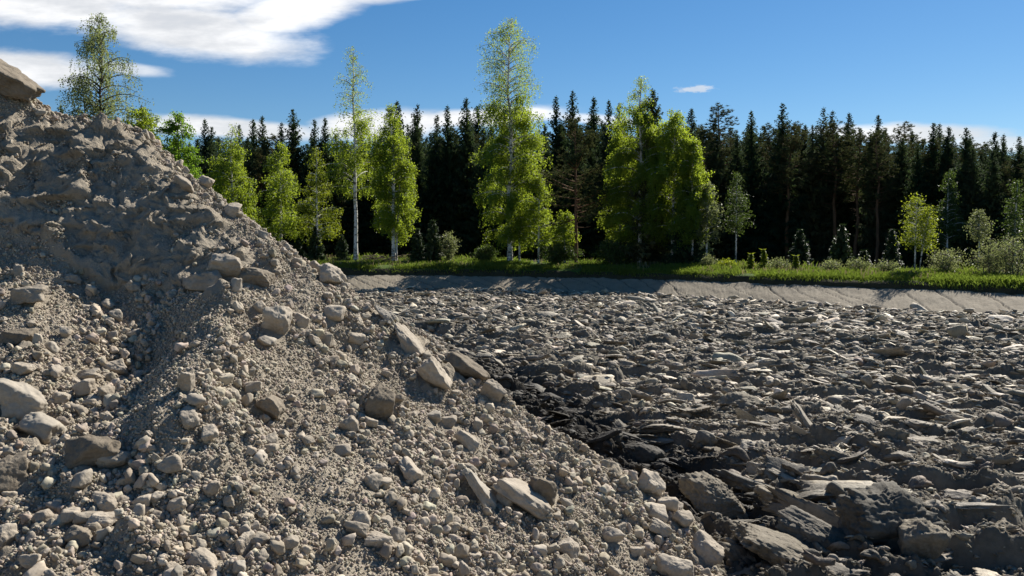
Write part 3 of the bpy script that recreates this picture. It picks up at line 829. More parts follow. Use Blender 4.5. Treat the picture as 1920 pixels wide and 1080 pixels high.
SLABN = [crumbly(600 + k, 4, 7 + k % 3, .20) for k in range(14)]
SLABV = [crumbly(620 + k, 3, 7 + k % 3, .18) for k in range(14)]
SLABL = [crumbly(640 + k, 2, 7, .14) for k in range(12)]
LUMPV = [crumbly(660 + k, 3, 12, .34, 0) for k in range(10)]
LUMPS = [crumbly(680 + k, 2, 10, .30, 0) for k in range(10)]

# clods picked out by eye: centre, width, height (px), tilt, thickness ratio, label
CL = [
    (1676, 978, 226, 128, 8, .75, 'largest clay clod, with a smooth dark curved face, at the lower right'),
    (1732, 1024, 84, 100, 6, .9, 'pointed upright clay clod in front of the largest dark faced clod'),
    (1484, 1040, 200, 56, 24, 1.2, 'long cracked clay slab with flat light top at the bottom edge'),
    (1552, 1012, 190, 66, 28, .4, 'dark slab of clay standing on edge behind the long cracked slab'),
    (1340, 930, 136, 70, 12, .9, 'crusted clay clod with light domed top nearest the pile foot'),
    (1377, 1036, 84, 36, 8, .8, 'low shaded clod between the leaning boulder and the cracked slab'),
    (1468, 940, 112, 44, 16, .8, 'rough clod between the crusted domed clod and the largest clod'),
    (1542, 912, 84, 58, 10, .8, 'dark lump of clay touching the upper left of the largest clod'),
    (1582, 872, 112, 62, 12, .8, 'tall clay lump with a light cap above the largest clod'),
    (1421, 846, 66, 48, 20, .7, 'dark rounded clod with a bright sunlit rim'),
    (1343, 846, 52, 18, 18, .9, 'light flat flake of clay lying in the dark furrow'),
    (1470, 870, 38, 22, 28, .6, 'bright tilted flake right below the dark rounded clod'),
    (1431, 884, 62, 32, 10, .8, 'black wet clod below the dark rounded clod'),
    (1664, 825, 26, 14, 4, .9, 'small oval bright clay disc in the middle of the right field'),
    (1815, 900, 46, 16, 8, .9, 'flat bright slab near the right edge above the small upright clod'),
    (1882, 925, 66, 34, 12, .8, 'light crusted clod at the right edge'),
    (1886, 1005, 54, 62, 0, .9, 'small upright clay clod at the right edge near the bottom'),
    (1036, 749, 54, 22, 26, .6, 'pale tilted slab in the black wet furrow by the jutting boulder'),
    (1118, 836, 70, 30, 14, .8, 'black wet clod at the pile foot, upper of two'),
    (1206, 850, 84, 40, 18, .8, 'black wet clod at the pile foot, lower of two'),
    (1700, 719, 60, 20, 26, .5, 'broad light slab tilted up in the middle right of the field'),
    (1556, 706, 70, 22, 20, .5, 'broad grey slab tilted up left of the light tilted slab'),
    (1270, 740, 60, 18, 22, .5, 'light slab lying in the field right of the black furrow'),
    (1400, 760, 78, 44, 8, .8, 'tall dark clod standing in the middle of the field'),
    (1790, 790, 70, 30, 16, .5, 'light slab between the oval disc and the right edge'),
]


def place_clod(k, px, py, w, h, ang, th, label):
    p = hit_floor(px, py + .42 * h, .03); s = p[1] / FPX; a, b = w * s / 2, h * s / 2
    flat = h < .5 * w
    V, F = rock(2000 + k * 7, 6 if w > 100 else 5, 12, 16, .06, .12 if flat else 0, 2.4)
    c = (a * .75 if flat else (a + b) * .5) * th
    # a lying slab: its real thickness is less than the height it shows
    V = V * np.array([a, c, b])
    n = fbm(V[:, 0] * 6 + k, V[:, 1] * 6, V[:, 2] * 6, 60 + k, 5, .62); n2 = billow(V[:, 0] * 15, V[:, 1] * 15 + k, V[:, 2] * 15, 61, 3)
    cr = np.abs(vnoise(V[:, 0] * 5 + 9 * k, V[:, 1] * 5, V[:, 2] * 1.2, 62)) < .05
    sd = np.clip((.75 - V[:, 2] / b) / .6, .25, 1) if flat else np.clip(.45 + V[:, 2] / b, .3, 1)
    n3 = fbm(V[:, 0] * 34, V[:, 1] * 34, V[:, 2] * 34, 63 + k, 3, .65)
    V = V * (1 + (.08 * n + .05 * n2 + .03 * n3) * sd + .012 * n3 - .03 * cr)[:, None]
    t = -radians(ang); R = np.array([[cos(t), 0, -sin(t)], [0, 1, 0], [sin(t), 0, cos(t)]])
    x = random.uniform(-.1, .25); RX = np.array([[1, 0, 0], [0, cos(x), -sin(x)], [0, sin(x), cos(x)]])
    yaw = random.uniform(-.3, .3); Yw = np.array([[cos(yaw), -sin(yaw), 0], [sin(yaw), cos(yaw), 0], [0, 0, 1]])
    V = V @ (R @ RX @ Yw).T
    me = mesh_np('clay_clod', V, F, [M['bigclod' if 'black' in label or label.startswith('dark') else ('shadeclod' if 'dark curved' in label else 'dryclod')]], True)
    o = obj('clay_clod', me, None, p + np.array([0, c * .3, b * .72])); tag(o, label, 'clay clod')


for k, row in enumerate(CL): place_clod(k, *row)


def clod_zone(u, v):
    if u < 1150: return 'grey clay clod in the dark turned soil along the pile foot'
    if v > 900: return 'grey clay clod in the bottom right corner around the largest clod'
    if u < 1500: return 'grey clay clod in the near field between pile foot and large clods'
    return 'grey clay clod in the near field towards the right edge'


def build_clods():
    th0, th1 = radians(-26), radians(37)
    def samp(n, r0, r1):
        r = np.sqrt(RNG.uniform(r0 * r0, r1 * r1, n)); th = RNG.uniform(th0, th1, n); lim = edge_r(th) - .2
        ok = r < lim; r, th = r[ok], th[ok]; x, y = r * np.sin(th), r * np.cos(th)
        free = bilin(PZ, np.clip(x, XS[0], XS[-1]), np.clip(y, YS[0], YS[-1])); ins = (x < XS[-1]) & (x > XS[0]) & (y < YS[-1])
        ok = ~(ins & (free > .05)); return x[ok], y[ok], r[ok]
    V, F, T = [], [], []; off = 0
    cand = []
    for n, r0, r1, var, smin, smax, flat, up in ((820, 6.2, 15, SLABN, .10, .34, .20, .5), (4600, 6, 15, LUMPV, .03, .12, .8, .3), (46000, 6, 17, LUMPS, .010, .045, .8, .3), (3400, 15, 30, SLABV, .09, .30, .17, .5), (22000, 15, 30, LUMPS, .03, .12, .8, .3),
                                             (13500, 30, 62, SLABL, .10, .32, .18, .5), (16000, 30, 62, LUMPS, .06, .17, .8, .3)):
        x, y, r = samp(n, r0, r1); k = len(x)
        L = np.clip(smin * (1 + RNG.pareto(2.4, k) * .8), smin, smax)
        scl = np.stack([L * RNG.uniform(.9, 2.1, k), L * RNG.uniform(.4, .9, k), L * flat * RNG.uniform(.5, 1.7, k)], -1)
        rz = FUR + RNG.normal(0, .38, k); rx = RNG.normal(-.05, .34, k); ry = RNG.normal(0, .26, k)
        st = RNG.random(k) < .12; rx[st] += RNG.choice([-1, 1], st.sum()) * RNG.uniform(.6, 1.2, st.sum())
        t = np.where(RNG.random(k) < .3, RNG.uniform(1.0, 1.5, k), RNG.uniform(.38, .85, k)) * (1.28 if r0 > 25 else (1.15 if r0 > 14 else 1.0)); scl[t > 1.0, 2] *= .6; rx = np.where(t > 1.0, rx * .7, rx)
        R = eul(rx, ry, rz)
        z = floor_h(x, y) + RNG.uniform(-.02, .03, k) + scl[:, 2] * (up - .3) + L * .2 * (np.abs(rx) > .6)
        P = np.stack([x, y, z], -1)
        t = t[:, None] * np.array([[1, 1, 1]]) * (1 + RNG.normal(0, .02, (k, 3)))
        if var is SLABN:
            u, v, f = project(P)
            ok = (u > 700) & (u < 1915) & (v > 560) & (v < 1075)
            for row in CL: ok &= ~((np.abs(u - row[0]) < row[2] * .55) & (np.abs(v - row[1]) < row[3] * .6))
            ix = np.where(ok)[0]; ix = ix[np.argsort(-(L[ix] / f[ix]))][:270]
            mesh_k = [mesh_np('clay_clod', a, b, [M['bigclod']], True) for a, b in [crumbly(900 + q, 5, 7 + q % 4, .20) for q in range(12)]]
            for c, i in enumerate(ix):
                o = obj('clay_clod', mesh_k[c % 12], None, P[i]); o.scale = scl[i]; o.rotation_euler = (rx[i], ry[i], rz[i])
                lab = clod_zone(u[i], v[i]); tag(o, lab, 'clay clod', lab.replace('grey clay clod', 'grey clay clods'))
            rest = np.ones(k, bool); rest[ix] = False
            P, R, scl, t = P[rest], R[rest], scl[rest], t[rest]
        v, f, tt = scatter_mesh(var, P, R, scl, t); V.append(v); F.append(f + off); T.append(tt); off += len(v)
    me = mesh_np('clay_clods', np.concatenate(V), np.concatenate(F), [M['clod']], False, col=np.concatenate(T))
    tag(obj('ploughed_clay', me), 'broken grey clay clods and flakes covering the pit floor', 'clay', kind='stuff')


build_clods()


# ------------------------------------------------------------------ vegetation
class Bag:
    def __init__(s): s.V = []; s.Q = []; s.T = []; s.n = 0
    def quads(s, v):                       # (n,4,3)
        k = len(v); s.V.append(v.reshape(-1, 3)); s.Q.append(np.arange(k * 4).reshape(k, 4) + s.n); s.n += k * 4
    def tris(s, v):
        k = len(v); s.V.append(v.reshape(-1, 3)); s.T.append(np.arange(k * 3).reshape(k, 3) + s.n); s.n += k * 3
    def tube(s, P, r, sides=6):
        P = np.asarray(P, float); r = np.asarray(r, float); m = len(P)
        d = np.gradient(P, axis=0); d /= np.linalg.norm(d, axis=1)[:, None] + 1e-9
        ref = np.where(np.abs(d[:, 2:3]) > .9, np.array([[1., 0, 0]]), np.array([[0, 0, 1.]]))
        a = np.cross(d, ref); a /= np.linalg.norm(a, axis=1)[:, None] + 1e-9; b = np.cross(d, a)
        t = np.arange(sides) * 2 * pi / sides
        ring = P[:, None] + r[:, None, None] * (np.cos(t)[None, :, None] * a[:, None] + np.sin(t)[None, :, None] * b[:, None])
        i, j = np.meshgrid(np.arange(m - 1), np.arange(sides), indexing='ij'); jn = (j + 1) % sides
        q = np.stack([i * sides + j, i * sides + jn, (i + 1) * sides + jn, (i + 1) * sides + j], -1).reshape(-1, 4)
        s.V.append(ring.reshape(-1, 3)); s.Q.append(q + s.n); s.n += m * sides
    def mesh(s, name, mats, smooth=False):
        f = []
        if s.Q: f.append(np.concatenate(s.Q))
        if s.T: f.append(np.concatenate(s.T))
        return mesh_np(name, np.concatenate(s.V), f, mats, smooth)


def leaves(bag, C, size, rg, flat=.0):
    n = len(C)
    a = rg.normal(size=(n, 3)); a[:, 2] -= flat; a /= np.linalg.norm(a, axis=1)[:, None]
    b = rg.normal(size=(n, 3)); b -= (b * a).sum(1)[:, None] * a; b /= np.linalg.norm(b, axis=1)[:, None]
    s = (size * rg.uniform(.65, 1.3, n))[:, None]
    v = np.stack([C + a * s, C + b * s * .62, C - a * s * .9, C - b * s * .62], 1)
    bag.quads(v)


def empty(name, loc, label, cat, group=None):
    o = bpy.data.objects.new(name, None); COL.objects.link(o); o.location = loc; o.empty_display_size = .5
    return tag(o, label, cat, group)


def place_at(px, D):
    """point of the ground D metres from the camera in the direction of image column px"""
    th = theta_of(px); D = max(D, float(edge_r(np.array([th]))[0]) + 8.0); x, y = D * sin(th), D * cos(th); return np.array([x, y, float(ground_z(x, y))])


def height_for(p, py):
    """height of a thing standing at p whose top shows at image row py"""
    d = ray(960, py); y = math.hypot(p[1], 0); t = y / d[1]; return CAM_Z + d[2] * t - p[2]


def broadleaf(name, px, D, top, prof, leaf, label, cat='tree', group=None, cb=.2, droop=.8, size=.085, dens=1.0, seed=0, trunk=.12, bark='birch_bark', stems=1, rise=.75, lean=0.0, thin_top=None, nbr=None):
    """prof: list of (fraction of height, half width in photo px). leafy tree with limbs and hanging twigs"""
    rg = np.random.default_rng(9000 + seed); p = place_at(px, D); H = height_for(p, top); s = p[1] / FPX; dens = dens * 2.4; size = size * .82
    root = empty(name, p, label, cat, group)
    T = np.array([a for a, b in prof]); Wd = np.array([b for a, b in prof]) * s * (1.0 if name == 'shrub' else 1.14)
    wood = Bag(); crown = Bag(); C_main, C_top = [], []
    for k in range(stems):
        hh = H * (1 if k == 0 else rg.uniform(.72, .94)); az = rg.uniform(0, 2 * pi); sp = 0 if k == 0 else rg.uniform(.5, 1.0) * Wd.max() * .5
        off0 = np.array([cos(az), sin(az), 0]) * (0 if k == 0 else .25)
        zs = np.linspace(0, hh, 14); wob = .012 * hh
        ax = off0[0] + sp * cos(az) * (zs / hh) ** 1.3 + wob * fbm(zs * .35, seed + 3.3 * k + 0 * zs, 0, 71, 2) * (zs / hh) + lean * s * (zs / hh) ** 1.2
        ay = off0[1] + sp * sin(az) * (zs / hh) ** 1.3 + wob * fbm(zs * .35, seed + 7.7 * k + 0 * zs, 0, 72, 2) * (zs / hh)
        path = np.stack([ax, ay, zs], -1); path[0, 2] = -.2
        rad = trunk * (.55 if k else 1) * (1 - zs / hh) ** .8 + .012; rad[0] *= 1.35
        wood.tube(path, rad, 8)
        nb = nbr or int(46 + H * 3.2)
        if k: nb = int(nb * .5)
        for q in range(nb):
            t = cb + (1 - cb) * ((q + rg.random()) / nb) ** .9; t = min(t, .985)
            b0 = np.array([np.interp(t * hh, zs, path[:, i]) for i in range(3)])
            wmax = np.interp(t, T, Wd); L = wmax * (rg.uniform(.3, 1.2) if name == 'shrub' else rg.uniform(.62, 1.06)) * (.65 if stems > 1 and k else 1)
            if L < .05: L = .05
            a = rg.uniform(0, 2 * pi); up = rise * rg.uniform(.6, 1.3) * (1.0 if t < .8 else 1.4)
            ss = np.linspace(0, 1, 7); out = np.array([cos(a), sin(a), 0])
            lift = up * ss - (up * .62 + .16 * droop) * ss ** 2.1
            bend = .12 * rg.normal() * ss ** 2
            br = b0 + out * (ss * L)[:, None] + np.array([-sin(a), cos(a), 0]) * (bend * L)[:, None] + np.array([0, 0, 1]) * (lift * L)[:, None]
            if L > .4: wood.tube(br, (.010 + .016 * L) * (1 - ss * .85), 4)
            ns = max(3, int(L * 10 * dens + 2)); sv = rg.uniform(.18, 1.0, ns) ** .8
            for v in sv:
                o = np.array([np.interp(v, ss, br[:, i]) for i in range(3)]) + rg.normal(0, .10 + .05 * L, 3) * np.array([1, 1, .8])
                ln = droop * rg.uniform(.25, 1.0) * min(1.0, .35 + L * .35); m = max(3, int(ln / .075) + 2)
                st = np.linspace(0, 1, m); drift = rg.normal(0, .16, 2)
                pts = o + np.stack([drift[0] * st, drift[1] * st, -ln * st], -1) + rg.normal(0, .055, (m, 3))
                (C_top if thin_top and t > thin_top else C_main).append(pts)
    leaves(crown, np.concatenate(C_main), size, rg, .7)
    if C_top:
        c = np.concatenate(C_top); leaves(crown, c[rg.random(len(c)) < .42], size * .82, rg, .7)
    obj('trunk', wood.mesh('trunk', [M[bark]], True), root)
    obj('crown', crown.mesh('crown', [M[leaf]]), root)
    return root


def spruce_meshes(H, Wh, seed, mat='needle', base=.03, dense=1.0, fine=1.0, bark='spruce_bark'):
    """needle crown: whorls of drooping boughs with hanging sprays; trunk apart"""
    rg = np.random.default_rng(seed); bag = Bag(); z = base * H; Q = []
    while z < H * .985:
        t = z / H; L0 = Wh * ((1 - t) ** .72) * (1 if t > .12 else .75 + t * 2) + .06
        nb = max(4, int((6 + 4 * (1 - t)) * dense))
        for q in range(nb):
            L = L0 * rg.uniform(.6, 1.12); a = rg.uniform(0, 2 * pi); slope = -.42 + .95 * t ** 1.5 + rg.normal(0, .08)
            m = max(3, int(L / (.16 / fine))); ss = (np.arange(m) + rg.random(m)) / m
            out = np.array([cos(a), sin(a), 0]); side = np.array([-sin(a), cos(a), 0])
            zz = z + L * (slope * ss + .30 * ss ** 2.2)
            c = out[None] * (ss * L)[:, None]; c[:, 2] = zz
            for sg in (-1, 1):
                ln = L * (.34 * (1 - ss) + .17) * rg.uniform(.6, 1.3, m) + .06
                tip = c + side[None] * (sg * ln * .8)[:, None] + out[None] * (ln * .55)[:, None] - np.array([0, 0, 1])[None] * (ln * rg.uniform(.25, .9, m))[:, None]
                w = (.05 + .09 * ln)[:, None]
                Q.append(np.stack([c - out * w, c + out * w, tip], 1))
            hang = c.copy(); hang[:, 2] -= rg.uniform(.1, .45, m) * min(1, L)
            hang[:, :2] += rg.normal(0, .05, (m, 2))
            w = side[None] * (.07 + .06 * L)
            Q.append(np.stack([c - w, c + w, hang], 1))
            e = out * L; e = np.array([e[0], e[1], z + L * (slope + .30)]); i0 = np.array([0, 0, z])
            Q.append(np.stack([i0 + side * .03, i0 - side * .03, e], 0)[None])
        z += (.22 + .20 * (1 - t)) * (H / 16) ** .5
    # leader
    for k in range(10):
        a = rg.uniform(0, 2 * pi); zb = H * (1 - .05 * k / 10 - .004); o = np.array([cos(a), sin(a), .9]) * (.10 + .03 * k)
        Q.append(np.array([[0, 0, zb + .05], [0, 0, zb - .05], [o[0], o[1], zb + o[2] * .5]])[None])
    Q.append(np.array([[.03, 0, H * .93], [-.03, 0, H * .93], [0, 0, H]])[None]); Q.append(np.array([[0, .03, H * .93], [0, -.03, H * .93], [0, 0, H]])[None])
    bag.tris(np.concatenate(Q)); wood = Bag()
    zs = np.linspace(-.2, H * .97, 8); wood.tube(np.stack([0 * zs, 0 * zs, zs], -1), (.011 * H) * (1 - np.clip(zs / H, 0, 1)) ** .9 + .008, 7)
    return bag.mesh('crown', [M[mat]]), wood.mesh('trunk', [M[bark]], True)


def pine_meshes(H, Wh, seed, cb=.42, mat='pine_needle', tufts=1.0, ts=.30):
    rg = np.random.default_rng(seed); bag = Bag(); wood = Bag()
    zs = np.linspace(-.2, H * .98, 12); wob = .015 * H
    path = np.stack([wob * fbm(zs * .2, seed + 0 * zs, 0, 81, 2), wob * fbm(zs * .2, 5.5 + seed + 0 * zs, 0, 82, 2), zs], -1)
    wood.tube(path, .012 * H * (1 - np.clip(zs / H, 0, 1)) ** .75 + .012, 8)
    Q = []; nb = int(24 + 2.6 * H)
    for q in range(nb):
        t = cb * .75 + (1 - cb * .75) * (q + rg.random()) / nb; dead = t < cb
        b0 = np.array([np.interp(t * H, zs, path[:, i]) for i in range(3)]); x = (t - cb) / (1 - cb)
        L = Wh * (1.15 * (1 - max(x, 0)) ** .62 * (.75 + .5 * min(max(x, 0) * 4, 1)) * rg.uniform(.55, 1.1) + .07)
        if dead: L *= .6
        a = rg.uniform(0, 2 * pi); ss = np.linspace(0, 1, 6); up = .12 + .55 * max(x, 0) + rg.normal(0, .15)
        br = b0 + np.stack([cos(a) * ss * L, sin(a) * ss * L, L * (up * ss + .15 * ss ** 2)], -1)
        wood.tube(br, (.012 + .018 * L) * (1 - .8 * ss), 4)
        if dead: continue
        nt = max(2, int(L * 6.5 * tufts))
        for v in rg.uniform(.3, 1.02, nt):
            c = np.array([np.interp(min(v, 1), ss, br[:, i]) for i in range(3)]) + rg.normal(0, .16 + .08 * L, 3) * np.array([1, 1, .55])
            m = 16; d = rg.normal(size=(m, 3)); d[:, 2] = np.abs(d[:, 2]) * .8 + .1; d /= np.linalg.norm(d, axis=1)[:, None]
            l = ts * rg.uniform(.6, 1.2, m)[:, None]; w = np.cross(d, rg.normal(size=(m, 3))); w /= np.linalg.norm(w, axis=1)[:, None]
            Q.append(np.stack([c - w * .030, c + w * .030, c + d * l], 1))
    bag.tris(np.concatenate(Q))
    return bag.mesh('crown', [M[mat]]), wood.mesh('trunk', [M['pine_bark']], True)


def conifer(name, p, meshes, label, group=None, scale=(1, 1, 1), rz=0.0, cat='tree'):
    root = empty(name, p, label, cat, group); root.scale = scale; root.rotation_euler = (0, 0, rz)
    obj('trunk', meshes[1], root); obj('crown', meshes[0], root); return root


def build_forest():
    sp = [spruce_meshes(16, w, 40 + k, dense=d) for k, (w, d) in enumerate([(2.9, 1.0), (2.4, 1.1), (3.2, .95), (2.7, 1.15), (2.7, .75)])]
    pn = [pine_meshes(16, 1.9, 60, .45, tufts=1.5), pine_meshes(16, 2.2, 61, .5, tufts=1.4)]
    rg = np.random.default_rng(77)
    # skyline trees read off the photo: column, top row, kind, words that set it apart
    S = [(120, 196, 0, 'dark spruce just showing over the dirt pile left of the airy birch'),
         (272, 196, 1, 'dark spruce tip right beside the airy birch on the pile skyline'),
         (388, 222, 0, 'spruce with a bare sky gap on its left, first right of the round aspen'),
         (400, 236, 2, 'stout spruce behind the narrow pale topped birch'),
         (452, 232, 1, 'spruce top just right of the narrow pale topped birch'),
         (478, 222, 0, 'slim spruce of a close pair above the middle left birches'),
         (495, 216, 3, 'taller spruce of a close pair above the middle left birches'),
         (553, 203, 2, 'highest spruce between the airy birch and the white stemmed birch'),
         (531, 228, 1, 'low spruce tip leaning on the highest spruce of the left group'),
         (592, 222, 0, 'first spruce left of the white stemmed birch top'),
         (612, 219, 3, 'second spruce close to the left side of the white stemmed birch top'),
         (746, 188, 0, 'tall spruce right of the white stemmed birch against a white cloud'),
         (784, 194, 2, 'pointed spruce in the gap between the white stemmed and the tallest birch'),
         (766, 232, 1, 'lower spruce between two pointed ones right of the white stemmed birch'),
         (840, 196, 1, 'narrow spruce in the middle of the gap left of the tallest birch'),
         (820, 214, 3, 'broad spruce left of the narrow one in the gap by the tallest birch'),
         (875, 182, 0, 'tall spruce left of the tallest birch, the higher of two'),
         (897, 196, 2, 'spruce touching the left side of the tallest birch'),
         (1042, 178, 1, 'spruce touching the right side of the tallest birch'),
         (1073, 168, 0, 'highest dark spruce right of the tallest birch, behind the brown pine'),
         (1112, 180, 3, 'spruce between the brown pine and the broad birch group'),
         (1140, 186, 1, 'spruce just left of the broad birch group'),
         (1160, 192, 4, 'ragged spruce half behind the broad birch group'),
         (1294, 202, 0, 'first dark spruce right of the broad birch group'),
         (1348, 196, 4, 'ragged top spruce above the slender young birch'),
         (1462, 192, 2, 'wide spruce standing highest in the right forest wall'),
         (1405, 206, 1, 'spruce between the slender young birch and the wide high spruce'),
         (1540, 200, 4, 'twin tipped conifer at the left end of the low white cloud'),
         (1556, 206, 1, 'slim spruce close right of the twin tipped conifer'),
         (1587, 210, 0, 'spruce before the left end of the low white cloud'),
         (1642, 214, 3, 'bluish bushy spruce on the skyline right of centre in the right forest'),
         (1687, 232, 4, 'ragged spruce standing against the low white cloud'),
         (1745, 228, 0, 'slim dark spruce in the middle of the low white cloud, left of three'),
         (1756, 230, 1, 'slim dark spruce in the middle of the low white cloud, middle of three'),
         (1773, 236, 0, 'slim dark spruce in the middle of the low white cloud, right of three'),
         (1806, 238, 2, 'broad spruce at the right part of the low white cloud'),
         (1860, 246, 0, 'pointed spruce at the right end of the low white cloud'),
         (1876, 250, 1, 'thin spruce closest to the right end of the low white cloud'),
         (1905, 254, 4, 'ragged spruce at the right border of the picture')]
    pines = {4}
    for px, top, kd, lab in S:
        D = float(np.interp(px, [0, 700, 1300, 1920], [92, 90, 82, 74])) + rg.uniform(-3, 4)
        p = place_at(px, D); H = height_for(p, top); k = H / 16; w = k * rg.uniform(.9, 1.1)
        conifer('pine_tree' if kd in pines and rg.random() < .4 else 'spruce_tree', p, sp[kd] if kd not in pines else (pn[0] if px in (1348, 1687) else sp[4]), lab, None, (w, w, k), rg.uniform(0, 6.28))
    rows = [(-2, 1.0, 2.9, 'dark spruce in the front row of the shady forest wall', 'spruces in the front row of the forest wall'),
            (5, .97, 3.1, 'dark spruce half hidden behind the front row of the forest wall', 'spruces half hidden in the forest wall'),
            (13, .95, 3.3, 'dark spruce deep in the forest, filling gaps between nearer trunks', 'spruces deep in the forest'),
            (22, .95, 3.5, 'dark spruce at the back of the forest, hardly visible between nearer trees', 'spruces at the back of the forest'),
            (34, .95, 3.6, 'dark spruce at the back of the forest, hardly visible between nearer trees', 'spruces at the back of the forest')]
    for ri, (dD, hf, step, lab, grp) in enumerate(rows):
        px = -150.0
        while px < 2080:
            D = float(np.interp(px, [0, 700, 1300, 1920], [92, 90, 82, 74])) + dD + rg.uniform(-2.5, 2.5)
            base = float(np.interp(px, [0, 350, 560, 760, 1080, 1290, 1500, 1700, 1920], [250, 252, 250, 232, 218, 224, 218, 238, 258]))
            top = base + rg.uniform(-6, 26) + (10 if ri == 0 else 0)
            p = place_at(px, D); H = height_for(p, top) * hf; k = H / 16; w = k * rg.uniform(.95, 1.3)
            pine = rg.random() < (.28 if px > 1280 else .1)
            l2, g2, nm = (lab.replace('dark spruce', 'dark pine'), grp.replace('spruces', 'pines'), 'pine_tree') if pine else (lab, grp, 'spruce_tree')
            conifer(nm, p, pn[rg.integers(2)] if pine else sp[rg.integers(5)], l2, g2, (w, w, k), rg.uniform(0, 6.28))
            px += step * .66 * FPX / D * rg.uniform(.7, 1.25)


build_forest()


def build_trees():
    bl = broadleaf
    bl('birch_tree', 196, 66, 28, [(.3, 70), (.42, 80), (.6, 72), (.75, 64), (.9, 44), (1, 10)], 'top_leaf', 'airy tall birch rising behind the top of the dirt pile', 'birch', cb=.30, droop=1.3, size=.085, dens=.27, seed=1, trunk=.2, rise=.9, stems=2, bark='spruce_bark')
    bl('birch_tree', 667, 65, 88, [(.3, 30), (.4, 62), (.55, 50), (.62, 44), (.72, 34), (.85, 30), (1, 8)], 'birch_leaf', 'tall thin topped birch with clean white stem left of centre', 'birch', cb=.30, droop=.9, size=.085, dens=.62, seed=2, trunk=.17, thin_top=.66, rise=.8, nbr=90)
    bl('birch_tree', 738, 67, 196, [(.15, 26), (.25, 42), (.5, 42), (.75, 30), (1, 6)], 'birch_leaf', 'dense bright birch close on the right of the white stemmed birch', 'birch', cb=.16, droop=.9, dens=1.1, seed=3, trunk=.16, stems=2)
    bl('birch_tree', 437, 68, 232, [(.1, 36), (.3, 44), (.6, 36), (.8, 24), (1, 5)], 'birch_leaf', 'narrow birch with pale thin top beside the ridge of the pile', 'birch', cb=.08, droop=.9, dens=1.1, seed=4, trunk=.14, thin_top=.82)
    bl('birch_tree', 527, 66, 268, [(.1, 34), (.3, 40), (.6, 36), (.8, 26), (1, 7)], 'birch_leaf', 'leafy birch above the small dark juniper', 'birch', cb=.12, droop=.8, dens=.85, seed=5, trunk=.13)
    bl('birch_tree', 594, 65, 275, [(.1, 22), (.2, 38), (.45, 34), (.7, 22), (1, 5)], 'bright_leaf', 'light layered birch between the juniper birch and the white stem', 'birch', cb=.14, droop=.6, dens=.75, seed=6, trunk=.11)
    bl('birch_tree', 956, 64, 32, [(.04, 40), (.2, 58), (.4, 64), (.6, 62), (.72, 54), (.85, 46), (.95, 26), (1, 6)], 'birch_leaf', 'tallest birch, full to the ground, at the centre of the picture', 'birch', cb=.07, droop=1.1, dens=0.95, seed=7, trunk=.2, thin_top=.64, rise=.85, nbr=150)
    bl('birch_tree', 1010, 66, 330, [(.1, 22), (.4, 34), (.7, 26), (1, 6)], 'birch_leaf', 'small birch half hidden at the right foot of the tallest birch', 'birch', cb=.2, droop=.8, dens=.8, seed=8, trunk=.09)
    bl('birch_tree', 1200, 63, 142, [(.12, 40), (.3, 62), (.55, 56), (.75, 40), (.9, 20), (1, 8)], 'birch_leaf', 'taller left birch of the broad birch group', 'birch', cb=.12, droop=1.0, dens=1.23, seed=9, trunk=.17, thin_top=.84)
    bl('birch_tree', 1262, 62, 212, [(.12, 36), (.3, 54), (.55, 56), (.75, 44), (.9, 30), (1, 10)], 'birch_leaf', 'rounder right birch of the broad birch group', 'birch', cb=.14, droop=1.0, dens=1.30, seed=10, trunk=.16)
    bl('birch_tree', 1325, 61, 345, [(.2, 20), (.5, 28), (.8, 20), (1, 6)], 'olive_leaf', 'small pale leafed tree at the right skirt of the broad birch group', 'tree', cb=.3, droop=.6, dens=.7, seed=11, trunk=.07)
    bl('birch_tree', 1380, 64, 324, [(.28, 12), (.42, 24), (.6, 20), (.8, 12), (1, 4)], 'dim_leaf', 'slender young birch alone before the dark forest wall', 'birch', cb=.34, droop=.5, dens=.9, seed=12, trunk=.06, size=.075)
    bl('birch_tree', 1716, 46.5, 366, [(.32, 26), (.45, 32), (.62, 24), (.8, 18), (1, 5)], 'bright_leaf', 'little yellow green birch with three thin pale stems at right', 'birch', cb=.34, droop=.45, dens=.8, seed=13, trunk=.045, stems=3, size=.062, nbr=60)
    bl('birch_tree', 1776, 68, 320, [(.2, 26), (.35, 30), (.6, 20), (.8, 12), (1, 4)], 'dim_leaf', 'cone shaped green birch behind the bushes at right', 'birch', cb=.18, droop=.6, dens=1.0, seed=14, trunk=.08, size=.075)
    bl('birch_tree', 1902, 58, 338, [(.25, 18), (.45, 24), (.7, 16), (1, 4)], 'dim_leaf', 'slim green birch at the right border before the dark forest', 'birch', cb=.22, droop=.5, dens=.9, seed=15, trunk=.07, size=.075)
    bl('birch_tree', 1836, 59, 395, [(.5, 16), (.75, 16), (1, 5)], 'olive_leaf', 'small yellowish sapling between the two green birches at right', 'sapling', cb=.5, droop=.4, dens=.8, seed=16, trunk=.04, size=.07)
    bl('aspen_tree', 338, 70, 214, [(.2, 36), (.5, 40), (.75, 34), (.92, 20), (1, 8)], 'aspen_leaf', 'round fresh green aspen just over the ridge of the pile', 'aspen', cb=.15, droop=.35, dens=1.5, seed=17, trunk=.13, size=.10, bark='spruce_bark')
    bl('willow_tree', 262, 68, 204, [(.2, 42), (.5, 46), (.75, 40), (.92, 26), (1, 12)], 'birch_leaf', 'yellow green bushy tree under the airy birch on the ridge skyline', 'tree', cb=.15, droop=.4, dens=1.4, seed=18, trunk=.13, size=.09, bark='spruce_bark')
